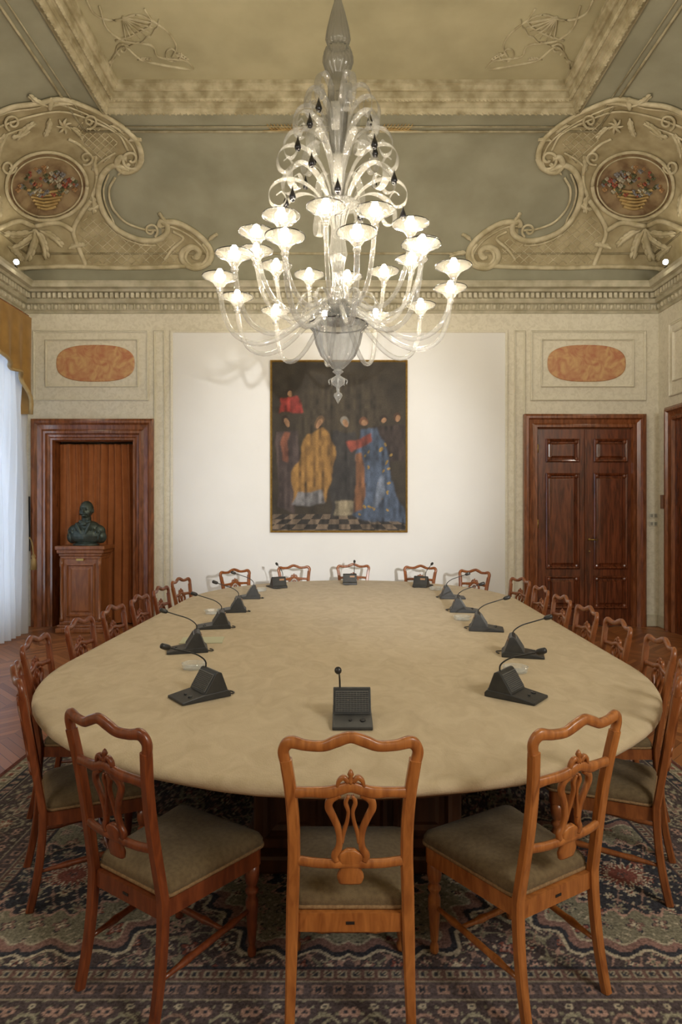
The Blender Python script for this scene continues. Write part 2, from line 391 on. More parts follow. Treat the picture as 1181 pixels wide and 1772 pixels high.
# ------------------------------------------------------------ ornaments laid on the cove and ceiling surfaces
bmh = B(); box(bmh, -3, 3, 0, 8, 6.575, 6.59); bv_ceil = BVHTree.FromBMesh(bmh); bmh.free()
CAM = Vector((0,0,CH))
def hit(px, py, off=.0):
    d = P(px,py,1.0)-CAM; d.normalize()
    best = None
    for bv in (bv_cove, bv_ceil):
        h = bv.ray_cast(CAM, d)
        if h[0] is not None and (best is None or h[3] < best[3]):
            best = h
    if best is None: return P(px,py,8.5), -d
    n = best[1]
    if n.dot(d) > 0: n = -n
    return best[0]+n*off, n
MIR = [False]
def mx(x): return 1177-x if MIR[0] else x
def stroke(bm, pts, r, off=.02, k=6, flat=.65, taper=False, n=6):
    sm = cat(pts, k); P3 = []; R = []; W = []
    for i,q in enumerate(sm):
        l, nn = hit(mx(q[0]), q[1], off*.85); P3.append(l); R.append(nn)
        f = .9 if not taper else .9*(.25+.75*math.sin(PI*min(1,(i+1)/len(sm)*1.0)))
        W.append(r*f*l.y/F)
    for _ in range(3): R = [(R[max(i-1,0)]+R[i]+R[min(i+1,len(R)-1)]).normalized() for i in range(len(R))]
    sweep(bm, P3, W, [w*flat for w in W], ref=R, n=n)
def spiral(cx, cy, r0, r1, turns, a0, sgn=1, n=16):
    return [(cx+(r0+(r1-r0)*i/n)*math.cos(a0+sgn*2*PI*turns*i/n), cy+(r0+(r1-r0)*i/n)*math.sin(a0+sgn*2*PI*turns*i/n)) for i in range(n+1)]
def inside(x, y, poly):
    c = False; j = len(poly)-1
    for i in range(len(poly)):
        xi, yi = poly[i][:2]; xj, yj = poly[j][:2]
        if (yi > y) != (yj > y) and x < (xj-xi)*(y-yi)/(yj-yi)+xi: c = not c
        j = i
    return c
def fillpoly(bm, poly, off, step=5):
    poly = cat(poly+[poly[0]], 5)
    xs = [p[0] for p in poly]; ys = [p[1] for p in poly]; vv = {}
    def V(i,j):
        if (i,j) not in vv: vv[(i,j)] = bm.verts.new(hit(mx(i*step), j*step, off)[0])
        return vv[(i,j)]
    for i in range(int(min(xs)//step), int(max(xs)//step)+1):
        for j in range(int(min(ys)//step), int(max(ys)//step)+1):
            if inside((i+.5)*step, (j+.5)*step, poly): bm.faces.new((V(i,j),V(i+1,j),V(i+1,j+1),V(i,j+1)))
def leaf(bm, x, y, L, a, w, off=.035, curl=.5):
    pts = [(x+L*t*math.cos(a+curl*t), y+L*t*math.sin(a+curl*t)) for t in (0,.25,.5,.75,1)]
    stroke(bm, pts, w, off, 3, .55, True)
def acanth(bm, x, y, L, a, w, off=.03):
    """lobed leaf: a midrib with small side lobes on both sides"""
    leaf(bm, x, y, L, a, w, off+.012, .3)
    for t in (.15,.35,.55,.75):
        aa = a+.3*t; qx, qy = x+L*t*math.cos(aa), y+L*t*math.sin(aa)
        for s in (-1,1): leaf(bm, qx, qy, L*.30*(1.15-t*.5), aa+s*.65, w*.95, off, -s*.5)
BODY = [(-60,230),(-20,205),(20,182),(62,176),(105,168),(150,182),(195,205),(232,235),(243,265),(240,288),(214,296),(192,286),(176,305),(172,340),(184,372),(206,398),(240,413),(272,414),(286,392),(310,388),(345,408),(366,436),(352,462),(250,462),(140,462),(60,462),(-60,470)]
OUT1 = [(-60,222),(-20,200),(20,182),(62,176),(105,168),(150,182),(195,205),(232,235),(245,265),(238,288),(216,296),(203,284),(208,270),(220,272)]
OUT2 = [(225,292),(198,284),(180,298),(171,325),(175,352),(186,376),(206,398),(238,413),(268,416),(288,405),(290,388),(280,382),(276,392)]
OUT3 = [(280,384),(305,384),(335,399),(358,420),(367,442),(355,460),(333,464),(316,450),(318,434),(334,427),(346,437),(338,448)]
OUT2B = [(200,305),(190,325),(192,350),(204,370),(222,386),(250,396),(272,398)]
OUT1B = [(-50,240),(0,215),(60,196),(110,190),(160,206),(205,230),(222,258)]
for mir in (False, True):
    MIR[0] = mir
    T = thing('corner_cartouche', 'stucco scroll cartouche with flower basket medallion in the cove above the %s' % ('double door' if mir else 'curtained window'), 'ceiling ornament', group='corner cartouches of the ceiling cove')
    bm = B(); fillpoly(bm, BODY, .012); to('ground', bm, cart, T)
    bm = B()
    for o_ in (OUT1, OUT2, OUT3): stroke(bm, o_, 5.8, .03, 8)
    stroke(bm, [(366,455),(300,462),(200,464),(100,462),(-60,470)], 4.5, .03)
    stroke(bm, [(150,460),(138,430),(128,400),(140,372),(158,345)], 4.5, .025)
    stroke(bm, [(158,345),(168,310),(162,275),(140,250),(118,238)], 3.5, .025)
    to('scroll_border', bm, cartl, T)
    bm = B()
    for o_ in (OUT1B, OUT2B): stroke(bm, o_, 2.4, .03, 8)
    stroke(bm, [(x-8,y+9) for x,y in OUT1[:10]], 2.0, .03, 8); stroke(bm, [(x+9,y+1) if y<380 else (x+3,y+9) for x,y in OUT2[2:9]], 1.8, .03, 8)
    stroke(bm, [(x-7,y+8) for x,y in OUT3[:6]], 2, .03, 8)
    stroke(bm, [(-40,262),(0,235),(30,222),(60,214)], 2, .03, 8); stroke(bm, [(160,292),(178,275),(200,262)], 2, .03, 8)
    stroke(bm, spiral(228,272,20,3,1.4,0,1), 3, .04)
    stroke(bm, spiral(338,442,24,3,1.6,-1,1), 3.2, .04)
    stroke(bm, spiral(262,398,13,3,1.2,1,-1), 2.5, .04)
    stroke(bm, spiral(20,208,15,3,1.3,2,1), 2.5, .04); stroke(bm, spiral(155,205,14,3,1.3,2,-1), 2.5, .04)
    stroke(bm, spiral(150,270,13,3,1.2,2,-1), 2.5, .04); stroke(bm, spiral(12,285,14,3,1.2,0,1), 2.5, .04)
    stroke(bm, [(300,400),(318,412),(300,430),(285,450)], 3, .03)
    to('inner_scroll', bm, cartl, T)
    tre = [(150,372),(176,378),(205,402),(240,418),(282,418),(305,410),(312,455),(250,458),(155,458),(140,430),(132,402)]
    for (poly_, x00, stp, gg, y00) in ((tre,120,4,15,300), ([(128,205),(165,215),(205,240),(200,268),(178,285),(160,262),(140,240)],110,3,13,200)):
        bm = B()
        for s in (1,-1):
            for k in range(-40, 60):
                seg = []
                for q in range(0, 60):
                    x = x00+q*stp; y = s*(x-x00)*.9+k*gg+y00
                    if inside(x,y,poly_): seg.append((x,y))
                    else:
                        if len(seg) > 2: stroke(bm, [seg[0], seg[len(seg)//2], seg[-1]], 1.1, .02, 3, n=4)
                        seg = []
                if len(seg) > 2: stroke(bm, [seg[0], seg[len(seg)//2], seg[-1]], 1.1, .02, 3, n=4)
        to('trellis', bm, cartl, T)
    bm = B()
    for (x,y,L,a,w) in [(85,180,42,-2.9,4),(85,180,42,-.4,4),(85,186,22,-1.57,5),(85,200,34,1.57,4),(120,215,34,.5,3.5),(50,222,34,2.5,3.5),(28,238,44,-1.0,4),(-5,270,44,-1.5,4),(-10,330,46,1.2,5),(168,300,34,-1.9,3.5),(160,335,34,1.2,3.5),
                        (62,395,58,.95,5),(62,395,60,1.57,5.5),(62,395,58,2.2,5),(55,398,52,2.8,4.5),(70,398,50,.35,4.5),(120,430,30,-.5,4),(10,425,38,.5,4),(205,300,28,-1,3),(292,386,26,-2.5,3),(362,416,20,-.9,3),(366,438,34,-.1,3),(190,212,30,.3,3),(222,240,24,-.3,3),(176,350,26,2.4,3)]:
        acanth(bm, x, y, L, a, w)
    stroke(bm, [(-10,395),(30,380),(60,390),(100,384),(128,398)], 5, .04)
    for k in range(7): leaf(bm, 110, 214, 14, k*.9, 3, .04)
    to('acanthus_leaves', bm, cartl, T)
    mcx, mcy = 80, 320
    bm = B(); stroke(bm, [(mcx+72*math.cos(a), mcy+60*math.sin(a)) for a in np.linspace(0, 2*PI, 25)], 3.8, .035, 2)
    stroke(bm, [(mcx+64*math.cos(a), mcy+53*math.sin(a)) for a in np.linspace(0, 2*PI, 25)], 1.5, .05, 2)
    to('medallion_frame', bm, cartl, T)
    bm = B(); fillpoly(bm, [(mcx+69*math.cos(a), mcy+57*math.sin(a)) for a in np.linspace(0, 2*PI, 17)[:-1]], .02, 4); md = to('medallion', bm, medm, T)
    bm = B()
    for k in range(6):
        yy = 328+k*6; hw_ = 36-k*3.5
        stroke(bm, [(mcx-hw_, yy-3), (mcx, yy+2), (mcx+hw_, yy-3)], 2.8, .04, 4)
    to('basket', bm, gilt, md)
    cols = [((.36,.10,.06),'red'),((.50,.45,.33),'cream'),((.44,.25,.11),'orange'),((.25,.24,.24),'blue'),((.14,.145,.07),'leaf')]
    rnd = random.Random(5)
    for ci,(c,nm) in enumerate(cols):
        mm = bpy.data.materials.get('bloom_'+nm) or M('bloom_'+nm, tuple(v*.7 for v in c), c, .7, 30)
        for _ in range(15 if nm!='leaf' else 26):
            bm = B()
            a = rnd.uniform(0,2*PI); rr = rnd.uniform(0,1)**.6
            x = mcx+54*rr*math.cos(a); y = 308+ (25*rr*math.sin(a)) + abs(x-mcx)*.2
            l,_n = hit(mx(x), y, .034 if nm!='leaf' else .03); rb = rnd.uniform(2.3,4.5)*l.y/F
            ball(bm, l, rb, 6, (1,.5,1))
            for q in range(4): ball(bm, l+Vector((math.cos(q*1.57)*rb*.7, -.005, math.sin(q*1.57)*rb*.7)), rb*.6, 5)
            to('bloom' if nm!='leaf' else 'foliage', bm, mm, md)
MIR[0] = False
for mir in (False, True):
    MIR[0] = mir
    bm = B()
    for L in ([(172,10),(185,48),(215,70),(262,78),(275,98),(320,104),(335,118)],[(190,118),(198,95),(215,80),(240,100),(262,108),(330,120)],[(150,0),(165,25),(200,35),(240,25),(285,50),(305,78),(298,98)],[(200,70),(230,60),(262,40),(250,15)]):
        stroke(bm, L, 3.2, .012, 6, .5)
    for k in range(7):
        a = .25+k*.2; stroke(bm, [(212,28),(212+30*math.cos(a),28+26*math.sin(a)),(212+60*math.cos(a),28+46*math.sin(a))], 4.5, .01, 3, .35, True)
    stroke(bm, [(212+64*math.cos(a),28+50*math.sin(a)+(2 if i%2 else -2)) for i,a in enumerate(np.linspace(.15,1.55,9))], 2.6, .012, 5, .4)
    stroke(bm, spiral(298,92,16,3,1.2,0), 2.8, .012, 6, .5); stroke(bm, spiral(212,84,12,3,1.2,2), 2.8, .012, 6, .5)
    acanth(bm, 300, 92, 30, .2, 2.6, .01); acanth(bm, 200, 100, 26, 2.4, 2.6, .01); acanth(bm, 238, 104, 26, -.3, 2.6, .01)
    o = to('ceiling_corner_shell', bm, framem)
    tag(o, 'raised shell and scroll ornament in the %s corner of the flat ceiling' % ('far right' if mir else 'far left'), 'ceiling ornament', 'shell ornaments of the flat ceiling')
MIR[0] = False
for mir in (False, True):
    MIR[0] = mir; bm = B()
    for k in range(9):
        x = 520-k*6; leaf(bm, x, 222, 16, PI-.6, 2.0, .02); leaf(bm, x, 222, 14, PI+.3, 2.0, .02)
    stroke(bm, [(528,222),(500,222),(466,226)], 1.8, .02)
    tag(to('gilt_sprig', bm, gilt), 'gilt laurel sprig at the top of the far cove, %s of the chandelier stem' % ('right' if mir else 'left'), 'ceiling ornament', 'gilt sprigs')
MIR[0] = False

# ------------------------------------------------------------ painting (generic stand-in: loose draped shapes, same size and colours)
gx, gz = 190, 236
xs = np.linspace(467, 703, gx); ys = np.linspace(920, 625, gz)
X, Y = np.meshgrid(xs, ys)
rng = np.random.default_rng(3)
def nz2(sx, sy, seed):
    r = np.random.default_rng(seed).random((int(300/sy)+3, int(240/sx)+3)); u = (X-467)/sx; v = (920-Y)/sy
    i = u.astype(int); j = v.astype(int); fu = u-i; fv = v-j; fu = fu*fu*(3-2*fu); fv = fv*fv*(3-2*fv)
    return (r[j,i]*(1-fu)+r[j,i+1]*fu)*(1-fv)+(r[j+1,i]*(1-fu)+r[j+1,i+1]*fu)*fv
n1 = nz2(12,12,1); n2 = nz2(5,9,2); folds = nz2(5,45,7); wx = (nz2(22,22,11)-.5)*9; wy = (nz2(22,22,12)-.5)*9
col = np.zeros((gz,gx,3)); col[:] = (.020,.015,.009); col += n1[...,None]*np.array((.022,.017,.010))
XX, YY = X+wx, Y+wy
def put(mask, c, vary=.85): 
    m = np.clip(mask,0,1)[...,None]; c = np.array(c)*.85; sh = (1-vary+2*vary*(.6*folds+.4*n2))[...,None]
    col[:] = col*(1-m)+c*sh*m
def ell(cx,cy,rx,ry,a=0,soft=.2):
    dx = XX-cx; dy = YY-cy; ca,sa = math.cos(a), math.sin(a)
    r = np.sqrt(((dx*ca+dy*sa)/rx)**2+((-dx*sa+dy*ca)/ry)**2); return (1-r)/soft+.5
def poly2(pts):
    m = np.zeros(X.shape, bool); j = len(pts)-1
    for i in range(len(pts)):
        xi,yi = pts[i]; xj,yj = pts[j]
        if yi != yj:
            c = ((yi>YY)!=(yj>YY)) & (XX < (xj-xi)*(YY-yi)/(yj-yi)+xi); m ^= c
        j = i
    m = m.astype(float)
    for _ in range(2): m = (m+np.roll(m,1,0)+np.roll(m,-1,0)+np.roll(m,1,1)+np.roll(m,-1,1))/5
    return m
put(ell(590,720,90,70)*.5, (.045,.034,.02))
fl = Y > 890; chk = ((np.floor((X-585)/(14+(Y-890)*.25))+np.floor((Y-890)/9)) % 2 == 0)
put(fl*1.0, (.03,.025,.02)); put((fl & chk)*1.0, (.15,.11,.075))
SK = (.30,.165,.085)
def head(x,y,r=8,hair=(.03,.018,.012)):
    put(ell(x,y-2,r*.95,r*1.1), hair,.3); put(ell(x+1,y+1,r*.6,r*.8), SK,.4)
put(poly2([(482,690),(514,688),(520,712),(480,715)]), (.30,.035,.025)); head(500,682,7)
put(poly2([(476,745),(512,740),(518,800),(510,890),(478,880),(474,800)]), (.06,.042,.038)); put(poly2([(486,745),(498,745),(494,800),(484,795)]),(.22,.08,.045)); head(492,730,7)
put(poly2([(572,748),(612,746),(622,800),(618,890),(572,892),(570,800)]), (.03,.027,.025)); put(poly2([(578,870),(616,868),(617,890),(578,891)]), (.24,.20,.13)); head(595,728,8,(.2,.18,.15))
put(poly2([(640,740),(700,735),(700,800),(655,800)]), (.04,.027,.022)); head(662,724,7); head(684,726,7,(.06,.03,.015))
put(poly2([(528,748),(562,742),(580,775),(576,810),(562,872),(506,870),(500,820),(515,800),(520,770)]), (.25,.135,.038)); put(poly2([(510,850),(556,850),(560,874),(506,874)]), (.17,.165,.17)); head(549,734,9,(.12,.07,.035))
BL = [(622,745),(650,742),(664,775),(678,830),(700,885),(702,905),(640,908),(610,892),(618,830),(612,790)]
put(poly2(BL), (.065,.090,.14)); put(poly2([(612,788),(624,786),(630,880),(612,888)]), (.18,.08,.035))
blm = poly2(BL)
for _ in range(24):
    x, y = rng.uniform(625,690), rng.uniform(760,895)
    if blm[int(np.argmin(abs(ys-y))), int(np.argmin(abs(xs-x)))]>.5: put(ell(x,y,3.5,2,rng.uniform(0,3)), (.28,.18,.05))
put(ell(655,850,9,30,.3)*.5, (.15,.18,.24)); put(poly2([(600,768),(638,752),(644,767),(606,782)]), (.20,.045,.028)); head(627,729,9,(.14,.06,.03))
def colgrid(name, PX, PYZ, colr, mat, parent):
    nyy, nxx = PX.shape
    me = bpy.data.meshes.new(name)
    idx = np.arange(nyy*nxx).reshape(nyy,nxx)
    q = np.stack([idx[:-1,:-1],idx[:-1,1:],idx[1:,1:],idx[1:,:-1]],-1).reshape(-1,4)
    me.from_pydata(PYZ.reshape(-1,3).tolist(), [], q.tolist())
    ca = me.color_attributes.new('Col','FLOAT_COLOR','POINT')
    c4 = np.ones((nyy*nxx,4),np.float32); c4[:,:3] = colr.reshape(-1,3); ca.data.foreach_set('color', c4.ravel())
    me.materials.append(mat); me.polygons.foreach_set('use_smooth',[True]*len(me.polygons))
    o = bpy.data.objects.new(name, me); C.objects.link(o)
    if parent: o.parent = parent
    return o
pw, ph = 1.0, 1.255
T = thing('framed_painting', 'large dark oil painting of robed figures in a thin gilt frame on the white wall', 'painting', (-.03, Y1-.015, 2.63))
G = np.stack([(X-585)/118*1.0*.985, np.full(X.shape,-.04), (772.5-Y)/147.5*ph*.985], -1)
colgrid('canvas', X, G, col, attr_mat('oil_paint', .6, .1, .2, .3), T)
bm = B(); rectloop(bm, -pw, pw, -ph, ph, [(0,-.002),(0,-.06),(.012,-.068),(.022,-.05),(.028,-.038)]); to('frame', bm, goldf, T, smooth=False)

# ------------------------------------------------------------ rug
RX0, RX1, RY0, RY1 = -2.22, 2.28, 1.70, 8.3
xv = np.arange(RX0, RX1+.005, .0072); yv = np.concatenate([np.arange(RY0, 3.6, .0072), np.arange(3.6, 4.6, .02), np.arange(4.6, RY1+.01, .05)])
X, Yy = np.meshgrid(xv, yv)
xm = np.abs(X-(RX0+RX1)/2); bd = np.minimum(np.minimum(X-RX0, RX1-X), np.minimum(Yy-RY0, RY1-Yy))
navy = np.array((.050,.050,.060)); sage = np.array((.29,.265,.19)); mauve = np.array((.28,.165,.14)); cream = np.array((.58,.50,.37)); rust = np.array((.24,.085,.065)); pink=np.array((.47,.30,.24)); plum=np.array((.095,.072,.072))
rc = np.zeros(X.shape+(3,)); rc[:] = plum
def pr(m, c): rc[m] = c
cell = .112
ci = np.floor(xm/cell); cj = np.floor(Yy/cell); hsh = np.modf(np.abs(np.sin(ci*127.1+cj*311.7)*43758.5453))[0]
jx = (hsh-.5)*.04; jy = (np.modf(hsh*17)[0]-.5)*.04
fx = xm-(ci+.5)*cell-jx; fy = Yy-(cj+.5)*cell-jy; r = np.hypot(fx,fy); th = np.arctan2(fy,fx); rr = r/((.026+.022*np.modf(hsh*7)[0])*(.70+.30*np.cos(np.where(hsh<.5,6,4)*th+hsh*6)))
vine = np.abs(np.sin(xm*29+2*np.sin(Yy*19))+np.sin(Yy*26+2*np.sin(xm*17))) < .17; pr(vine, sage)
vine2 = np.abs(np.sin(xm*47+Yy*13)+np.sin(Yy*41-xm*11)) < .13; pr(vine2, pink*.8)
v3 = (np.sin(xm*84+3*np.sin(Yy*22))*np.sin(Yy*80+3*np.sin(xm*23))) > .80; pr(v3, cream*.8)
pr(rr<1.1, navy)
pal = [pink, cream, sage, rust, mauve]
for k in range(5):
    s = (hsh >= k/5) & (hsh < (k+1)/5); pr(s & (rr<.85), pal[k]); pr(s & (rr<.45), pal[(k+2)%5]); pr(s & (rr<.2), navy)
for mcx_ in (0, 1.3):
    for mcy_ in (3.0, 4.6, 6.2, 7.6):
        dx = np.abs(xm-mcx_)*.8; dy = np.abs(Yy-mcy_); h = np.maximum(dx*.87+dy*.5, dy*1.0); h = h + .022*np.sin(np.arctan2(dy,dx)*24)
        for lo,hi,c in ((.525,.54,cream*.9),(.50,.525,navy),(.46,.50,mauve),(.448,.46,cream*.8),(.27,.285,pink),(.0,.07,rust),(.07,.085,cream)):
            pr((h>=lo)&(h<hi), c)
        inner = (h>.285)&(h<.448)&(rr>=1.0)&~v3; pr(inner, sage*.85); inner = (h>.085)&(h<.27)&(rr>=1.0)&~vine2&~v3; pr(inner, navy)
par = np.where(np.minimum(X-RX0, RX1-X) < np.minimum(Yy-RY0, RY1-Yy), Yy, xm)
def band(lo,hi,c): pr((bd>=lo)&(bd<hi), c)
band(0,.03,rust*.6); band(.03,.12,sage*.7); band(.12,.127,cream*.7); band(.127,.20,navy); band(.20,.207,cream*.6); band(.207,.54,plum); band(.54,.547,cream*.6); band(.547,.625,plum*1.2); band(.625,.633,cream*.5); band(.633,.69,mauve*.6); band(.69,.70,navy)
for (c0, wdt, per, cs) in ((.075,.045,.095,(cream*.8,rust)),(.165,.030,.075,(pink*.8,sage)),(.587,.030,.075,(pink*.7,navy)),(.662,.024,.05,(cream*.6,navy))):
    q = np.abs(np.modf(par/per)[0]-.5)*per; a_ = np.arctan2(bd-c0, q); u = np.hypot(q, bd-c0)*(1+.25*np.cos(4*a_)); pr((u<wdt*.75)&(np.abs(bd-c0)<wdt), cs[0]); pr((u<wdt*.38)&(np.abs(bd-c0)<wdt), cs[1])
mb = (bd>.215)&(bd<.535); mid = .375
pr(mb&((np.sin(par*110)*np.sin(bd*115))>.75), sage)
w_ = np.abs(bd-(mid+.10*np.sin(par*2*PI/.34))) ; pr(mb&(w_<.008), sage*1.1); w_ = np.abs(bd-(mid-.10*np.sin(par*2*PI/.34))); pr(mb&(w_<.007), pink*.7)
w_ = np.abs(bd-(mid+.05*np.sin(par*2*PI/.17+1))) ; pr(mb&(w_<.005), cream*.6)
fp = (np.modf(par/.17)[0]-.5)*.17; cc = np.floor(par/.17) % 2
up = bd-mid; r = np.hypot(fp,up); th = np.arctan2(up,fp); q = r/(.082*(.72+.28*np.cos(8*th)))
for a,c in ((1,navy),(.88,np.array((.34,.30,.22))),(.6,rust),(.35,cream)): pr(mb&(q<a)&(cc==0), c)
q = r/(.066*(.7+.3*np.cos(4*th)))
for a,c in ((1,cream*.75),(.75,mauve),(.35,sage)): pr(mb&(q<a)&(cc==1), c)
for s in (-1,1):
    for (ox_,oy_,rd,c_) in ((.07,.11,.020,pink*.9),(.045,-.12,.018,sage*1.2),(.0,.135,.014,cream*.8),(.075,-.03,.012,cream*.8),(.02,-.09,.011,pink)):
        rq = np.hypot(fp-ox_*s, up-oy_); pr(mb&(rq<rd), c_); pr(mb&(rq<rd*.4), navy)
G = np.stack([X, Yy, np.full(X.shape,.005)], -1)
T = thing('persian_rug', 'large dark patterned oriental rug under the conference table and near chairs', 'rug')
colgrid('pile', X, G, rc*.92, attr_mat('rug_pile', .95, .5, .4, .1), T)
bm = B(); box(bm, RX0, RX1, RY0, RY1, .001, .0045); to('backing', bm, seattrim, T, smooth=False)

# ------------------------------------------------------------ table
NC, FC, TR, TZ = Vector((.03,3.93)), Vector((.11,6.66)), 1.745, .78
ax = (FC-NC).normalized(); pe = Vector((ax.y,-ax.x))
def outline(R, n=40):
    pts = []
    for k in range(n+1):
        a = PI*k/n; pts.append(NC + (-math.cos(a))*pe*R*1.0 - ax*math.sin(a)*R)
    for k in range(9): pts.append(NC.lerp(FC,(k+1)/10)+pe*R)
    for k in range(n+1):
        a = PI*k/n; pts.append(FC + math.cos(a)*pe*R + ax*math.sin(a)*R)
    for k in range(9): pts.append(FC.lerp(NC,(k+1)/10)-pe*R)
    return pts
def stad(bm, prof, capb=True, capt=True, wav=0):
    loops = []
    for i,(R,z) in enumerate(prof):
        loops.append([bm.verts.new((p.x,p.y,z+wav*(.5*math.sin(k*1.7)+.5*math.sin(k*.9+1)) if i < 3 else z)) for k,p in enumerate(outline(R))])
    n = len(loops[0])
    for a,b in zip(loops,loops[1:]):
        for k in range(n): bm.faces.new((a[k],a[(k+1)%n],b[(k+1)%n],b[k]))
    if capb: bm.faces.new(loops[0][::-1])
    if capt: bm.faces.new(loops[-1])
bm = B(); stad(bm, [(TR-.04,TZ-.052),(TR-.008,TZ-.048),(TR+.004,TZ-.034),(TR+.004,TZ-.020),(TR-.004,TZ-.008),(TR-.020,TZ-.001),(TR-.04,TZ)], wav=.003)
tag(to('tablecloth', bm, suede, smooth=True), 'beige suede cloth fitted over the long oval conference table', 'tablecloth')
T = thing('conference_table', 'long dark wood conference table with rounded ends and a panelled pedestal', 'table', (0,0,0))
bm = B(); stad(bm, [(TR-.12,TZ-.10),(TR-.10,TZ-.095),(TR-.10,TZ-.056)]); to('tabletop', bm, tablewood, T, smooth='auto')
bm = B()
def stadbox(bm, hw, y0, y1, z0, z1): box(bm, .08-hw, .08+hw, y0, y1, z0, z1)
stadbox(bm, .50, 3.05, 7.5, .10, .675); to('pedestal', bm, tablewood, T, smooth=False, bevel=.01)
bm = B(); stadbox(bm, .56, 2.99, 7.56, .006, .10); to('plinth', bm, tablewood, T, smooth=False, bevel=.02)
for k in range(3):
    bm = B(); x0 = -.37+k*.31; rectloop(bm, x0, x0+.28, .16, .60, [(0,3.05),(0,3.03),(.02,3.02),(.035,3.04),(.06,3.045),(.08,3.035)], fill=True); to('raised_panel', bm, tablewood, T, smooth=False)

# ------------------------------------------------------------ chair
SD = -.033     # seat drop
def yb(z):
    return -.215-(.42-z)**2*.3 if z < .42 else -.215-(z-.42)*.155
def bandp(bm, pts, hw, th=.012, k=6, dy=0, e=.55, n=10):
    sm = cat([(*p, w) for p,w in zip(pts, hw if isinstance(hw,list) else [hw]*len(pts))], k)
    P3 = [(q[0], yb(q[1])+dy-.02*(1-(q[0]/.2)**2)*(1 if q[1]>.5 else 0), q[1]) for q in sm]
    sweep(bm, P3, [q[2] for q in sm], th, ref=(0,1,0), n=n, e=e)
def mirr(pts): return pts + [(-x,z) for x,z in pts[::-1] if abs(x) > 1e-6]
def trap(w0, w1, d, r, y0, z, k=5):
    pts = []
    for (x,y,a0) in ((w1-r, y0+d-r, 0),(-(w1-r), y0+d-r, PI/2),(-(w0-r), y0+r, PI),(w0-r, y0+r, 1.5*PI)):
        for i in range(k+1):
            a = a0+PI/2*i/k; pts.append((x+r*math.cos(a), y+r*math.sin(a), z))
    return pts
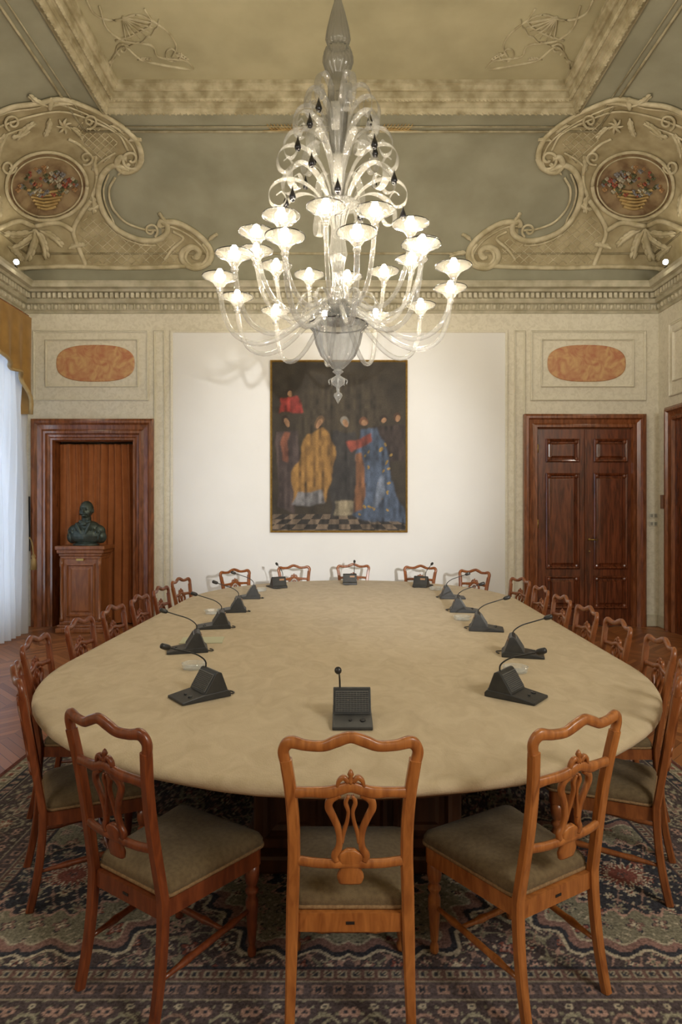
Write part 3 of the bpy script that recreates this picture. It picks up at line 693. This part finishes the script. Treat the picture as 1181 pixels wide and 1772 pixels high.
def chair(label):
    T = thing('dining_chair', label, 'chair', group='carved walnut chairs around the table')
    for s in (-1,1):
        bm = B(); pts = cat([(s*.196,0),(s*.192,.2),(s*.188,.42),(s*.180,.66),(s*.187,.82),(s*.203,.945)], 5)
        sweep(bm, [(x, yb(z), z) for x,z in pts], [.015+.006*min(1,z/.4)-.004*max(0,(z-.5)) for x,z in pts], .017, ref=(0,1,0), n=8, e=.45)
        to('rear_leg', bm, wood, T, smooth='auto')
    bm = B(); p = mirr([(-.203,.932),(-.210,.976),(-.188,1.004),(-.14,.997),(-.085,.997),(-.045,1.013),(0,1.027)])
    h = [.017,.018,.019,.016,.016,.018,.017]; bandp(bm, p, h+h[:-1][::-1], .013)
    to('crest_rail', bm, wood, T)
    bm = B(); p = mirr([(-.187,.836),(-.13,.842),(-.07,.844),(-.035,.854),(0,.864)]); h = [.018,.015,.018,.017,.017]; bandp(bm, p, h+h[:-1][::-1], .011)
    to('middle_rail', bm, wood, T)
    bm = B()
    y_ = yb(.87)-.02
    lathe(bm, [(0,.0),(.010,.002),(.013,.012),(.007,.022),(.011,.03),(.006,.042),(0,.048)], 8, (0,y_,.872))
    for s in (-1,1): bandp(bm, [(s*.008,.880),(s*.022,.894),(s*.036,.884),(s*.042,.866)], [.007,.008,.007,.005], .009)
    to('carved_crown', bm, wood, T)
    bm = B()
    for s in (-1,1):
        bandp(bm, [(s*.034,.838),(s*.062,.820),(s*.069,.794),(s*.055,.762),(s*.041,.728),(s*.034,.69),(s*.038,.655),(s*.050,.630),(s*.044,.61)], [.010,.0125,.0125,.0115,.011,.011,.011,.012,.010], .009)
        bandp(bm, [(s*.006,.834),(s*.015,.81),(s*.007,.78),(s*.012,.742),(s*.022,.708),(s*.026,.675)], [.005,.007,.006,.006,.007,.005], .008)
    bandp(bm, [(0,.65),(0,.63),(0,.59),(0,.56),(0,.535)], [.016,.040,.032,.044,.036], .010)
    to('lyre_splat', bm, wood, T)
    bm = B(); bandp(bm, [(-.182,.606),(-.1,.600),(0,.602),(.1,.600),(.182,.606)], .014, .010); to('lower_rail', bm, wood, T)
    bm = B()
    a = trap(.190,.235,.46,.03,-.22,.388+SD); b = trap(.190,.235,.46,.03,-.22,.448+SD)
    va = [bm.verts.new(q) for q in a]; vb = [bm.verts.new(q) for q in b]; n = len(va)
    for k in range(n): bm.faces.new((va[k],va[(k+1)%n],vb[(k+1)%n],vb[k]))
    bm.faces.new(va[::-1]); bm.faces.new(vb)
    to('seat_rail', bm, wood, T, smooth='auto')
    bm = B(); loops = []
    for (ins,z) in ((0.002,.449),(-.004,.460),(-.005,.478),(.003,.494),(.025,.508),(.07,.517),(.13,.521)):
        loops.append([bm.verts.new((q[0],q[1],q[2]+SD)) for q in trap(.186-ins,.232-ins,.445-2*ins,max(.012,.035-ins*.1),-.195+ins,z)])
    n = len(loops[0])
    for a,b in zip(loops,loops[1:]):
        for k in range(n): bm.faces.new((a[k],a[(k+1)%n],b[(k+1)%n],b[k]))
    bm.faces.new(loops[0][::-1]); bm.faces.new(loops[-1]); st = to('seat', bm, seatfab, T, smooth='auto')
    bm = B(); sweep(bm, [Vector(q) for q in trap(.192,.237,.455,.035,-.20,.456+SD)], .005, .007, n=6, closed=True); to('braid_trim', bm, seattrim, st)
    for s in (-1,1):
        bm = B(); lathe(bm, [(r_,z_*.90) for r_,z_ in [(.012,0),(.017,.01),(.018,.03),(.011,.05),(.016,.065),(.019,.12),(.024,.2),(.025,.24),(.016,.262),(.026,.278),(.026,.288),(.016,.302),(.022,.312),(.027,.33),(.029,.345),(.029,.40)]], 14, (s*.205,.205,0)); to('front_leg', bm, wood, T)
        bm = B(); pts = [(s*(.192+.012*t), yb(.2)+t*(.205-yb(.2)), .165+.02*t) for t in np.linspace(0,1,13)]
        sweep(bm, pts, [.008+.005*math.sin(PI*i/12)+(.004 if i in (3,9) else 0) for i in range(13)], ref=(0,0,1), n=8); to('side_stretcher', bm, wood, T)
    bm = B(); sweep(bm, [(-.197+.394*i/12, .06, .178) for i in range(13)], [.008+.005*math.sin(PI*i/12)+(.004 if i in (3,9) else 0) for i in range(13)], ref=(0,0,1), n=8); to('cross_stretcher', bm, wood, T)
    bm = B(); box(bm, -.014,.014,-.2225,-.2205,.413+SD,.422+SD); to('number_plate', bm, grillm, T, smooth=False)
    return T
CH_L = [
 ((.03,1.98),(0,1),'honey-lit walnut chair at the centre of the near end, seen squarely from behind'),
 ((-.80,2.15),(.56,.83),'shade-toned walnut chair angled at the near left corner, left of the centre near chair'),
 ((.80,2.14),(-.51,.86),'honey-lit walnut chair angled at the near right corner, right of the centre near chair'),
 ((-1.46,2.88),(.885,.465),'walnut chair at the left frame edge, seen edge-on beside the near left corner chair'),
 ((1.56,2.92),(-.875,.485),'walnut chair cut by the right frame edge beside the near right corner chair'),
 ((-1.80,3.74),(.985,.12),'nearest chair of the left long side, just past the edge-on chair'),
 ((-1.785,4.34),(1,.0),'second chair of the left long side counted from the camera'),
 ((-1.765,4.92),(1,-.02),'third chair of the left long side counted from the camera'),
 ((-1.745,5.50),(1,-.02),'fourth chair of the left long side counted from the camera'),
 ((-1.73,6.10),(1,-.04),'fifth chair of the left long side counted from the camera'),
 ((-1.73,6.86),(.97,-.2),'chair at the far left curve of the table, nearest the bust niche'),
 ((-1.31,7.84),(.68,-.73),'far left curve chair, second from the left at the end by the painting'),
 ((-.62,8.38),(.33,-.94),'far end chair immediately left of the centre far chair under the painting'),
 ((.165,8.57),(0,-1),'chair at the centre of the far end below the painting'),
 ((1.04,8.34),(-.38,-.92),'far end chair immediately right of the centre far chair'),
 ((1.64,7.80),(-.7,-.71),'far right curve chair, second from the right at the far end'),
 ((1.94,6.87),(-.97,-.2),'chair at the far right curve of the table, nearest the double door'),
 ((1.93,6.12),(-1,.0),'fifth chair of the right long side counted from the camera'),
 ((1.91,5.48),(-1,.02),'fourth chair of the right long side counted from the camera'),
 ((1.89,4.88),(-1,.02),'third chair of the right long side counted from the camera'),
 ((1.875,4.30),(-1,.04),'second chair of the right long side counted from the camera'),
 ((1.86,3.70),(-.985,.12),'nearest chair of the right long side, just past the chair cut by the frame'),
]
c0 = None
RZ = .006
for i,((bx,by),(fx,fy),lab) in enumerate(CH_L):
    f = Vector((fx,fy)).normalized(); o = Vector((bx,by))+f*.305; rz = math.atan2(-f.x, f.y)
    mat_ = wood if i in (0,2) else (wood_d if i in (1,3,5,6,7,8,9) else wood_m)  # near centre and right take the lit copy, left chairs the shaded one
    if c0 is None: c0 = chair(lab); c0.location = (o.x,o.y,RZ); c0.rotation_euler = (0,0,rz)
    else:
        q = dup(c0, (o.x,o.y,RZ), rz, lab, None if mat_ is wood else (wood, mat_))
        if i > 4: q.scale = (1,1,.94)
        elif i > 2: q.scale = (1,1,.98)

# ------------------------------------------------------------ microphones
def mic(label):
    T = thing('conference_microphone', label, 'microphone', group='desk microphones on the table')
    bm = B(); w = .088
    pr_ = [(-.14,0),(-.14,.014),(-.02,.032),(.11,.036),(.125,.02),(.125,0)]
    a = [bm.verts.new((-w,y,z)) for y,z in pr_]; b = [bm.verts.new((w,y,z)) for y,z in pr_]
    n = len(a)
    for k in range(n): bm.faces.new((a[k],a[(k+1)%n],b[(k+1)%n],b[k]))
    bm.faces.new(a); bm.faces.new(b[::-1]); to('base', bm, black, T, smooth=False, bevel=.004)
    bm = B(); pr_ = [(-.022,.03),(.042,.130),(.054,.134),(.074,.126),(.11,.03)]
    a = [bm.verts.new((-w*.97,y,z)) for y,z in pr_]; b = [bm.verts.new((w*.97,y,z)) for y,z in pr_]; n = len(a)
    for k in range(n): bm.faces.new((a[k],a[(k+1)%n],b[(k+1)%n],b[k]))
    bm.faces.new(a); bm.faces.new(b[::-1]); sp = to('speaker', bm, black, T, smooth=False, bevel=.004)
    bm = B()
    for k in range(11):
        t = .14+.74*k/10; y = -.022+.064*t-.002; z = .03+.100*t
        box(bm, -w*.86, w*.86, y-.003, y+.003, z-.0015, z+.0025)
    for k in range(12):
        x = -w*.84+k*w*.153
        m_ = Matrix.Translation((x,-.022+.064*.5-.003,.03+.100*.5)) @ Matrix.Rotation(-math.atan2(.064,.100),4,'X')
        box(bm, -.001,.001,-.003,.003,-.045,.045, m_)
    to('grille', bm, barm, sp, smooth=False)
    for (x,r_,mm) in ((.045,.012,grillm),(-.01,.007,grillm)):
        bm = B(); lathe(bm, [(r_,0),(r_,.006),(r_*.8,.008),(0,.008)], 12, (x,-.08,.021)); to('button', bm, mm, T)
    bm = B(); box(bm, -.06,.0,.0815,.0875,.075,.11); to('paper_label', bm, tan_l, sp, smooth=False)
    bm = B(); st = cat([(-.055,.055,.125),(-.056,.05,.165),(-.058,.0,.205),(-.06,-.08,.235),(-.062,-.145,.258)], 6)
    sweep(bm, st, .0042, ref=(1,0,0), n=6); to('gooseneck', bm, grillm, T)
    bm = B(); sweep(bm, cat([(-.062,-.135,.254),(-.062,-.145,.258),(-.0625,-.165,.265),(-.063,-.183,.272),(-.063,-.188,.274)],2), [.006,.011,.014,.0155,.016,.0155,.014,.010,.004], ref=(1,0,0), n=10); to('microphone_head', bm, grillm, T)
    bm = B(); sweep(bm, cat([(.06,.12,.010),(.065,.145,.006),(.05,.16,.006),(.02,.155,.006),(.0,.14,.006)],5), .004, n=6, ref=(0,0,1)); to('cable', bm, grillm, T)
    return T
MC = [((.05,2.87),(0,1),'black desk microphone facing the centre near chair'),
 ((-.71,3.22),(.78,.62),'black desk microphone at the near left of the table, left of the centre near one'),
 ((.88,3.22),(-.78,.62),'black desk microphone at the near right of the table, right of the centre near one'),
 ((-1.02,4.25),(.97,.25),'desk microphone on the left side standing beside the loose paper sheet'),
 ((-1.01,5.08),(.97,.2),'desk microphone on the left side, second past the near left corner'),
 ((-1.00,5.86),(.97,.15),'desk microphone on the left side, third past the near left corner'),
 ((-.98,6.72),(.95,.1),'desk microphone on the left side, fourth past the near left corner'),
 ((-.77,7.62),(.45,-.89),'desk microphone at the far end left of the centre far one'),
 ((.11,7.98),(0,-1),'desk microphone at the centre of the far end under the painting'),
 ((.99,7.70),(-.45,-.89),'desk microphone at the far end right of the centre far one'),
 ((1.17,6.72),(-.97,.1),'desk microphone on the right side, fourth past the near right corner'),
 ((1.13,5.86),(-.97,.15),'desk microphone on the right side, third past the near right corner'),
 ((1.13,4.98),(-.97,.2),'desk microphone on the right side, second past the near right corner'),
 ((1.17,4.12),(-.97,.25),'desk microphone on the right side, first past the near right corner')]
m0 = None
for (bx,by),(fx,fy),lab in MC:
    rz = math.atan2(-fx, fy)
    if m0 is None: m0 = mic(lab); m0.location = (bx,by,TZ+.001); m0.rotation_euler = (0,0,rz)
    else: dup(m0, (bx,by,TZ+.001), rz, lab)
a0 = None
for (px,py,lab) in ((336,1157,'crystal ashtray beside the near left microphone'),(893,1163,'crystal ashtray beside the near right microphone'),(801,1073,'crystal ashtray between two right side microphones'),(368,1062,'crystal ashtray between two left side microphones'),(450,1023,'crystal ashtray by the far left microphone'),(755,1021,'crystal ashtray by the far right microphone')):
    d = F*(CH-TZ)/(py-HY); x = (px-CX)/F*d
    if a0 is None:
        bm = B(); lathe(bm, [(0,.001),(.06,.001),(.068,.006),(.075,.034),(.07,.036),(.062,.03),(.055,.012),(0,.010)], 16, (0,0,0), .04, 8)
        a0 = tag(to('ashtray', bm, crystal, smooth='auto'), lab, 'ashtray', 'crystal ashtrays on the table'); a0.location = (x,d,TZ)
    else:
        o = a0.copy(); C.objects.link(o); o.location = (x,d,TZ); o['label'] = lab
bm = B(); box(bm, -.15,.15,-.105,.105,0,.004); o = to('paper_sheet', bm, paper, smooth=False); o.location = (-1.00,4.58,TZ+.001); o.rotation_euler = (0,0,.1); tag(o, 'pale paper folder lying on the cloth behind a left side microphone', 'paper')

# ------------------------------------------------------------ chandelier
CD = (-.025, 5.3)
T = thing('chandelier', 'large blown glass chandelier with curled leaves, black drops and lit saucer cups', 'chandelier', (CD[0], CD[1], 0))
bm = B(); lathe(bm, [(.012,6.58),(.012,6.5),(.09,6.48),(.10,6.45),(.03,6.38),(.016,6.25),(.02,6.05),(.032,5.95),(.060,5.85),(.090,5.72),(.100,5.64),(.085,5.59),(.065,5.575),(.10,5.555),(.120,5.50),(.122,5.45),(.10,5.38),(.065,5.34),(.06,5.32),(.080,5.27),(.082,5.1),(.065,4.8),(.055,4.5),(.05,4.28),(.16,4.27),(.175,4.25),(.06,4.20),(.05,4.1),(.06,3.95),(.075,3.85),(.05,3.75),(.045,3.6),(.07,3.5),(.09,3.42),(.08,3.3),(.10,3.27)], 64, flute=.07, fn=16)
to('stem', bm, glassg, T)
bm = B(); open_lathe(bm, [(.06,3.30),(.245,3.265),(.245,3.255),(.20,3.2),(.18,3.1),(.14,3.0),(.08,2.93),(.05,2.90),(.02,2.885)], 64, flute=.045, fn=16); bw = to('bowl', bm, glassg, T)
bm = B(); sweep(bm, [(.246*math.cos(a),.246*math.sin(a),3.262) for a in np.linspace(0,2*PI,33)[:-1]], .006, n=6, closed=True); to('dark_rim', bm, jet, bw)
bm = B(); lathe(bm, [(0,2.90),(.03,2.885),(.045,2.87),(.02,2.85),(.015,2.84),(.045,2.82),(.055,2.79),(.04,2.76),(.015,2.74),(.012,2.70),(.03,2.69),(.035,2.67),(.02,2.64),(0,2.60)], 16, flute=.06, fn=8)
for k in range(8): a = k*PI/4; sweep(bm, cat([(.04*math.cos(a),.04*math.sin(a),2.81),(.075*math.cos(a),.075*math.sin(a),2.80),(.07*math.cos(a),.07*math.sin(a),2.765)],3), .006, n=5, ref=(-math.sin(a),math.cos(a),0))
to('finial', bm, glass, T)
def arm(phi, prof, zc, rc, r0, scale=1):
    s, c = math.sin(phi), -math.cos(phi)
    pts = [(r*s, r*c, z) for r,z in cat(prof, 6)]
    bm = B(); n = len(pts); sweep(bm, pts, [r0*(1+.08*(i%2)) for i in range(n)], ref=(c,-s,0), n=8)
    a = to('arm', bm, glass, T)
    L = (rc*s, rc*c, zc)
    bm = B(); open_lathe(bm, [(.018,-.10),(.03,-.085),(.022,-.06),(.035,-.045),(.05,-.02),(.072,.0),(.10,.018),(.130,.03),(.140,.034)], 32, L, .07, 16)
    open_lathe(bm, [(.02,-.0),(.035,.0),(.045,.02),(.05,.045)], 16, L)
    cp = to('drip_cup', bm, glassc, a)
    bm = B(); sweep(bm, [(L[0]+.141*math.cos(t_), L[1]+.141*math.sin(t_), L[2]+.035) for t_ in np.linspace(0,2*PI,25)[:-1]], .0035, n=4, closed=True)
    to('cup_rim', bm, jet, a)
    bm = B(); lathe(bm, [(.0,.016),(.018,.019),(.02,.04),(.027,.06),(.026,.08),(.015,.095),(0,.098)], 10, L); to('bulb', bm, bulbm, a)
OUTP = [(.06,3.36),(.18,3.36),(.32,3.26),(.50,3.13),(.68,3.08),(.84,3.14),(.93,3.29),(.97,3.50)]
INP = [(.05,3.42),(.15,3.44),(.28,3.36),(.42,3.33),(.56,3.41),(.65,3.58),(.70,3.80)]
for k in range(12): arm(math.radians(8+30*k), OUTP, 3.58, .97, .020)
for k in range(12): arm(math.radians(-7+30*k), INP, 3.88, .70, .017)
tiers = [(.57,4.42,9),(.52,4.66,8),(.45,4.88,8),(.37,5.07,7),(.28,5.23,6)]
for ti,(R,zt,n) in enumerate(tiers):
    for k in range(n):
        ph_ = 2*PI*k/n + ti*.37; s, c = math.sin(ph_), -math.cos(ph_)
        pr_ = cat([(.04,zt-.42),(.09,zt-.22),(R*.34,zt-.06),(R*.60,zt+.02),(R*.86,zt+.0),(R,zt-.09),(R*.98,zt-.19),(R*.85,zt-.215),(R*.76,zt-.15),(R*.82,zt-.09),(R*.90,zt-.12)],5)
        m_ = len(pr_); bm = B()
        sweep(bm, [(r*s,r*c,z) for r,z in pr_], [.0045]*m_, [.009+.028*math.sin(PI*min(1,(i+2)/m_)) for i in range(m_)], ref=Vector((-c, s, 0)), n=10)
        lf = to('glass_leaf', bm, glass, T)
        if (k+ti) % 2 == 0:
            bm = B(); lathe(bm, [(0,0),(.004,-.02),(.009,-.04),(.024,-.08),(.028,-.10),(.018,-.125),(0,-.135)], 10, (R*.95*s, R*.95*c, zt-.20)); to('black_drop', bm, jet, lf)
for k in range(12):
    ph_ = 2*PI*k/12; s, c = math.sin(ph_), -math.cos(ph_)
    pr_ = cat([(.05,3.30),(.12,3.42),(.22,3.50),(.32,3.46),(.35,3.38),(.31,3.34)],4); m_ = len(pr_); bm = B()
    sweep(bm, [(r*s,r*c,z) for r,z in pr_], .005, .018, ref=Vector((-c,s,0)), n=6); to('glass_leaf', bm, glass, T)

# ------------------------------------------------------------ niche: curtain, pedestal, bust
bm = B(); rows = []
nx = 280
rr_ = random.Random(8); cuts = [0]
while cuts[-1] < 1: cuts.append(cuts[-1]+rr_.uniform(.05,.13))
def fold(fr, z):
    v = 0
    top = z/2.65
    f2 = fr+(.018*math.sin(fr*11+1.3)*(1-top))+.006*math.sin(z*2.1+fr*9)
    for a_, b_ in zip(cuts, cuts[1:]):
        if f2 < b_:
            u = max(0,min(1,(f2-a_)/(b_-a_))); v = -.42*(b_-a_)*(.5-.5*math.cos(2*PI*u)); break
    v += -.012*math.sin(f2*75+z)*top + -.006*math.sin(f2*140)*top
    return v
for j in range(28):
    z = .02+2.66*j/27; row = []
    for i in range(nx+1):
        fr = i/nx; x = DLx0+.006+(DLx1-DLx0-.012)*fr
        row.append(bm.verts.new((x, Y1+.17+fold(fr,z), z)))
    rows.append(row)
for a,b in zip(rows,rows[1:]):
    for i in range(nx): bm.faces.new((a[i],a[i+1],b[i+1],b[i]))
tag(to('niche_drape', bm, brown_c), 'russet pleated drape closing the wooden framed niche behind the bust', 'curtain')
px_, py_ = -3.62, 9.0
T = thing('bust_pedestal', 'square panelled wooden pedestal standing in front of the russet drape', 'pedestal', (px_, py_, 0))
def sq(bm, h, z0, z1): box(bm, -h, h, -h*.62, h*.62, z0, z1)
bm = B(); sq(bm, .27, .14, 1.06); to('shaft', bm, pwood, T, smooth=False, bevel=.006)
bm = B(); sq(bm, .34, 0, .07); sq(bm, .32, .07, .11); sq(bm, .295, .11, .16); to('plinth', bm, pwood, T, smooth=False, bevel=.012)
bm = B(); sq(bm, .285, 1.02, 1.06); sq(bm, .30, 1.06, 1.10); sq(bm, .325, 1.10, 1.15); sq(bm, .345, 1.15, 1.205); to('cornice', bm, pwood, T, smooth=False, bevel=.012)
bm = B(); rectloop(bm, -.2,.2,.22,.96, [(0,-.168),(0,-.185),(.02,-.195),(.035,-.172),(.06,-.170),(.085,-.186)], fill=True); to('raised_panel', bm, pwood, T, smooth=False)
for s in (-1,1):
    bm = B(); lathe(bm, [(.03,.16),(.03,.2),(.02,.22),(.024,.5),(.02,.9),(.03,.93),(.03,1.03)], 12, (s*.262,-.17,0)); to('corner_column', bm, pwood, T)
bm = B(); box(bm, -.05,.05,-.2,-.184,1.0,1.03); to('name_plate', bm, brass, T, smooth=False)
T = thing('portrait_bust', 'dark bronze bust of a moustached man in coat on the wooden pedestal', 'sculpture', (px_+.01, py_, 1.207))
bm = B()
def bb(x,y,z,r,sc=(1,1,1),rot=None): ball(bm, (x,y,z+.015), r, 20, sc, rot)
bb(0,.02,.495,.104,(.90,1.0,1.12)); bb(0,-.015,.455,.084,(.92,.9,1.15)); bb(0,-.05,.40,.042,(1.1,.8,.7))
bb(0,.01,.36,.066,(1,1,1.4)); bb(0,.02,.21,.16,(1.3,.68,.80)); bb(0,-.01,.13,.16,(1.45,.75,.80)); bb(0,0,.07,.15,(1.45,.75,.5))
for s in (-1,1):
    bb(s*.16,.02,.18,.095,(1.1,.85,1.0)); bb(s*.20,.02,.10,.08,(1,.9,1.15)); bb(s*.092,.02,.468,.024,(.5,.9,1.3)); bb(s*.03,-.085,.487,.013,(1.3,.6,.5)); bb(s*.032,-.093,.507,.014,(1.8,.6,.5))
    bb(s*.024,-.100,.430,.016,(1.9,.9,.7)); bb(s*.052,-.088,.420,.012,(1.6,.8,.8)); bb(s*.048,-.05,.45,.03,(1,.8,1.1))
    bb(s*.06,-.115,.21,.045,(.55,.4,2.4), Matrix.Rotation(s*.4,4,'Y')); bb(s*.05,-.05,.31,.035,(1.2,.7,.8), Matrix.Rotation(-s*.5,4,'Y'))
    for q in range(3): bb(s*(.11+.05*q),-.09+.01*q,.16-.02*q,.022,(.5,.6,4), Matrix.Rotation(s*.25,4,'Y'))
bb(0,-.106,.463,.017,(.8,1.2,1.5)); bb(0,-.093,.485,.011,(.8,1,2)); bb(0,-.090,.402,.018,(1.3,.9,.7)); bb(0,-.10,.285,.03,(1.5,.7,.9)); bb(0,-.115,.17,.012,(1,.8,6))
o = to('bust', bm, bronze, T); r_ = o.modifiers.new('r','REMESH'); r_.mode='VOXEL'; r_.voxel_size=.006; r_.use_smooth_shade=True
sm_ = o.modifiers.new('s','SMOOTH'); sm_.iterations = 2
bm = B(); lathe(bm, [(0,0),(.15,0),(.15,.02),(.12,.03),(.10,.05),(0,.05)], 24)
for v in bm.verts: v.co.x *= 1.2
to('base', bm, bronze, T, smooth='auto')

# ------------------------------------------------------------ window drapery
def sheer():
    m = bpy.data.materials.new('sheer'); m.use_nodes = True; N = m.node_tree.nodes; L = m.node_tree.links
    for n in list(N):
        if n.type == 'BSDF_PRINCIPLED': N.remove(n)
    out = [n for n in N if n.type == 'OUTPUT_MATERIAL'][0]
    d = N.new('ShaderNodeBsdfDiffuse'); t = N.new('ShaderNodeBsdfTranslucent'); mx_ = N.new('ShaderNodeMixShader')
    d.inputs[0].default_value = (.80,.80,.79,1); t.inputs[0].default_value = (.74,.79,.86,1); mx_.inputs[0].default_value = .5
    L.new(d.outputs[0], mx_.inputs[1]); L.new(t.outputs[0], mx_.inputs[2]); L.new(mx_.outputs[0], out.inputs[0]); return m
bm = B(); rows = []; nx = 200
for j in range(20):
    z = .02+3.9*j/19; row = []
    for i in range(nx+1):
        fr = i/nx; y = 6.1+2.62*fr
        x = -4.36+.085*math.sin(fr*104+.4*math.sin(z))+.02*math.sin(fr*230+z*2)
        row.append(bm.verts.new((x,y,z)))
    rows.append(row)
for a,b in zip(rows,rows[1:]):
    for i in range(nx): bm.faces.new((a[i],a[i+1],b[i+1],b[i]))
tag(to('sheer_curtain', bm, sheer()), 'floor length white sheer curtain hanging over the window at the left edge', 'curtain')
T = thing('window_valance', 'gold cloth valance with scalloped fringed edge above the left window', 'valance', (0,0,0))
bm = B(); box(bm, -4.66,-4.22,6.0,8.60,4.28,4.34); to('pelmet_board', bm, fwood, T, smooth=False, bevel=.01)
bm = B(); nx = 140; rows = []
def vb(fr):
    y = 6.0+2.6*fr; s = (8.6-y)
    return 3.0+.55*min(1,(s/.55))**.6+.12*math.sin(s*6)**2 if s<1.0 else 3.62+.1*math.sin(s*4)**2
for j in range(10):
    row = []
    for i in range(nx+1):
        fr = i/nx; z = 4.30+(vb(fr)-4.30)*j/9
        row.append(bm.verts.new((-4.19+.03*math.sin(fr*60)*(j/9)+.0, 6.0+2.6*fr, z)))
    rows.append(row)
for a,b in zip(rows,rows[1:]):
    for i in range(nx): bm.faces.new((a[i],a[i+1],b[i+1],b[i]))
v = [bm.verts.new((x,8.60,z)) for x,z in ((-4.20,4.3),(-4.62,4.3),(-4.62,3.0),(-4.20,3.0))]; bm.faces.new(v)
to('swag', bm, goldc, T)
bm = B(); sweep(bm, [(-4.19+.03*math.sin(i/nx*60)-.0, 6.0+2.6*i/nx, vb(i/nx)) for i in range(nx+1)], .02, .03, n=6, ref=(1,0,0)); to('fringe', bm, gilt, T)
bm = B(); lathe(bm, [(0,.12),(.02,.11),(.03,.08),(.02,.06),(.035,.04),(.045,-.1),(0,-.1)], 12, (-4.24,8.76,.98)); sweep(bm, cat([(-4.24,8.76,1.09),(-4.3,8.80,1.3),(-4.45,8.84,1.35),(-4.66,8.88,1.4)],4), .01, n=6, ref=(0,0,1)); tag(to('curtain_tassel', bm, gilt), 'gold tassel tieback hanging beside the sheer curtain', 'tassel')

# ------------------------------------------------------------ small wall items
def plate(x, z, lab):
    T = thing('light_switch', lab, 'switch', (x, Y1-.001, z), group='switch plates by the double door')
    bm = B(); box(bm, -.06,.06,-.012,0,-.035,.035); to('cover_plate', bm, ivory, T, smooth=False, bevel=.004)
    for s in (-1,1): 
        bm = B(); box(bm, s*.028-.018,s*.028+.018,-.02,-.012,-.022,.022); to('rocker', bm, rockm, T, smooth=False, bevel=.003)
plate(4.58,1.62,'upper ivory switch plate right of the double door'); plate(4.58,1.50,'lower ivory switch plate right of the double door')
bm = B(); box(bm, HW-.04,HW,9.10,9.2,1.72,1.92); tag(to('wall_thermostat', bm, fwood, smooth=False, bevel=.006), 'small brown box fixed to the right wall near the corner', 'wall box')
bm = B(); box(bm, -4.66,-4.56,9.2,Y1,1.1,1.9); box(bm, -4.655,-4.545,9.19,9.2,1.15,1.85); tag(to('electrical_box', bm, grillm, smooth=False, bevel=.004), 'narrow dark metal box in the corner between curtain and niche', 'wall box')
for s,px,py in ((-1,28,469),(1,1130,462)):
    T = thing('spotlight', 'small lit spotlight standing on the %s cornice' % ('left' if s<0 else 'right'), 'spotlight', (s*4.42, 8.62, ZC1+.02), group='cornice spotlights')
    bm = B(); lathe(bm, [(0,0),(.03,0),(.03,.01),(.008,.02),(.008,.05)], 12); to('stand', bm, black, T)
    bm = B(); sweep(bm, [(0,0,.07),(-s*.05,-.07,.05)], [.02,.045], n=12); sweep(bm, [(s*.03,.04,.082),(0,0,.07)], .02, n=12); to('housing', bm, black, T)
    bm = B(); ball(bm, (-s*.055,-.078,.048), .034, 12); to('lamp', bm, spotm, T)

# ------------------------------------------------------------ lights
def area(name, loc, tgt, size, power, color, sy=None):
    l = bpy.data.lights.new(name, 'AREA'); l.energy = power; l.size = size; l.color = color
    if sy: l.shape = 'RECTANGLE'; l.size_y = sy
    o = bpy.data.objects.new(name, l); C.objects.link(o); o.location = loc
    o.rotation_euler = (Vector(tgt)-Vector(loc)).to_track_quat('-Z','Y').to_euler(); return o
area('camera_side_fill', (3.5,-1.3,4.1), (.4,5.4,1.4), 1.8, 205, (1,.96,.88))  # unseen key lamp behind the camera
area('camera_side_fill', (-3.2,-1.3,4.0), (-.2,5.6,2.6), 2.2, 65, (1,.96,.90))  # added fill without a seen source, lightens the left side
def spot(loc, tgt, power, ang, blend, color=(1,.98,.96), rad=.06):
    l = bpy.data.lights.new('spot','SPOT'); l.energy = power; l.spot_size = math.radians(ang); l.spot_blend = blend; l.color = color; l.shadow_soft_size = rad
    o = bpy.data.objects.new('spot_lamp', l); C.objects.link(o); o.location = loc
    o.rotation_euler = (Vector(tgt)-Vector(loc)).to_track_quat('-Z','Y').to_euler()
spot((1.3,-1.2,2.20), (-.1,9.3,2.1), 2100, 31, .8)
w = bpy.data.worlds.new('World'); bpy.context.scene.world = w; w.use_nodes = True
w.node_tree.nodes['Background'].inputs[0].default_value = (.6,.7,.9,1); w.node_tree.nodes['Background'].inputs[1].default_value = .3

cam = bpy.data.cameras.new('camera'); co = bpy.data.objects.new('camera', cam); C.objects.link(co)
co.location = (0,0,CH); co.rotation_euler = (PI/2,0,0)
cam.sensor_fit = 'VERTICAL'; cam.sensor_height = 36; cam.lens = F/1772*36; cam.shift_y = -8/1772; cam.clip_start = .05
bpy.context.scene.camera = co
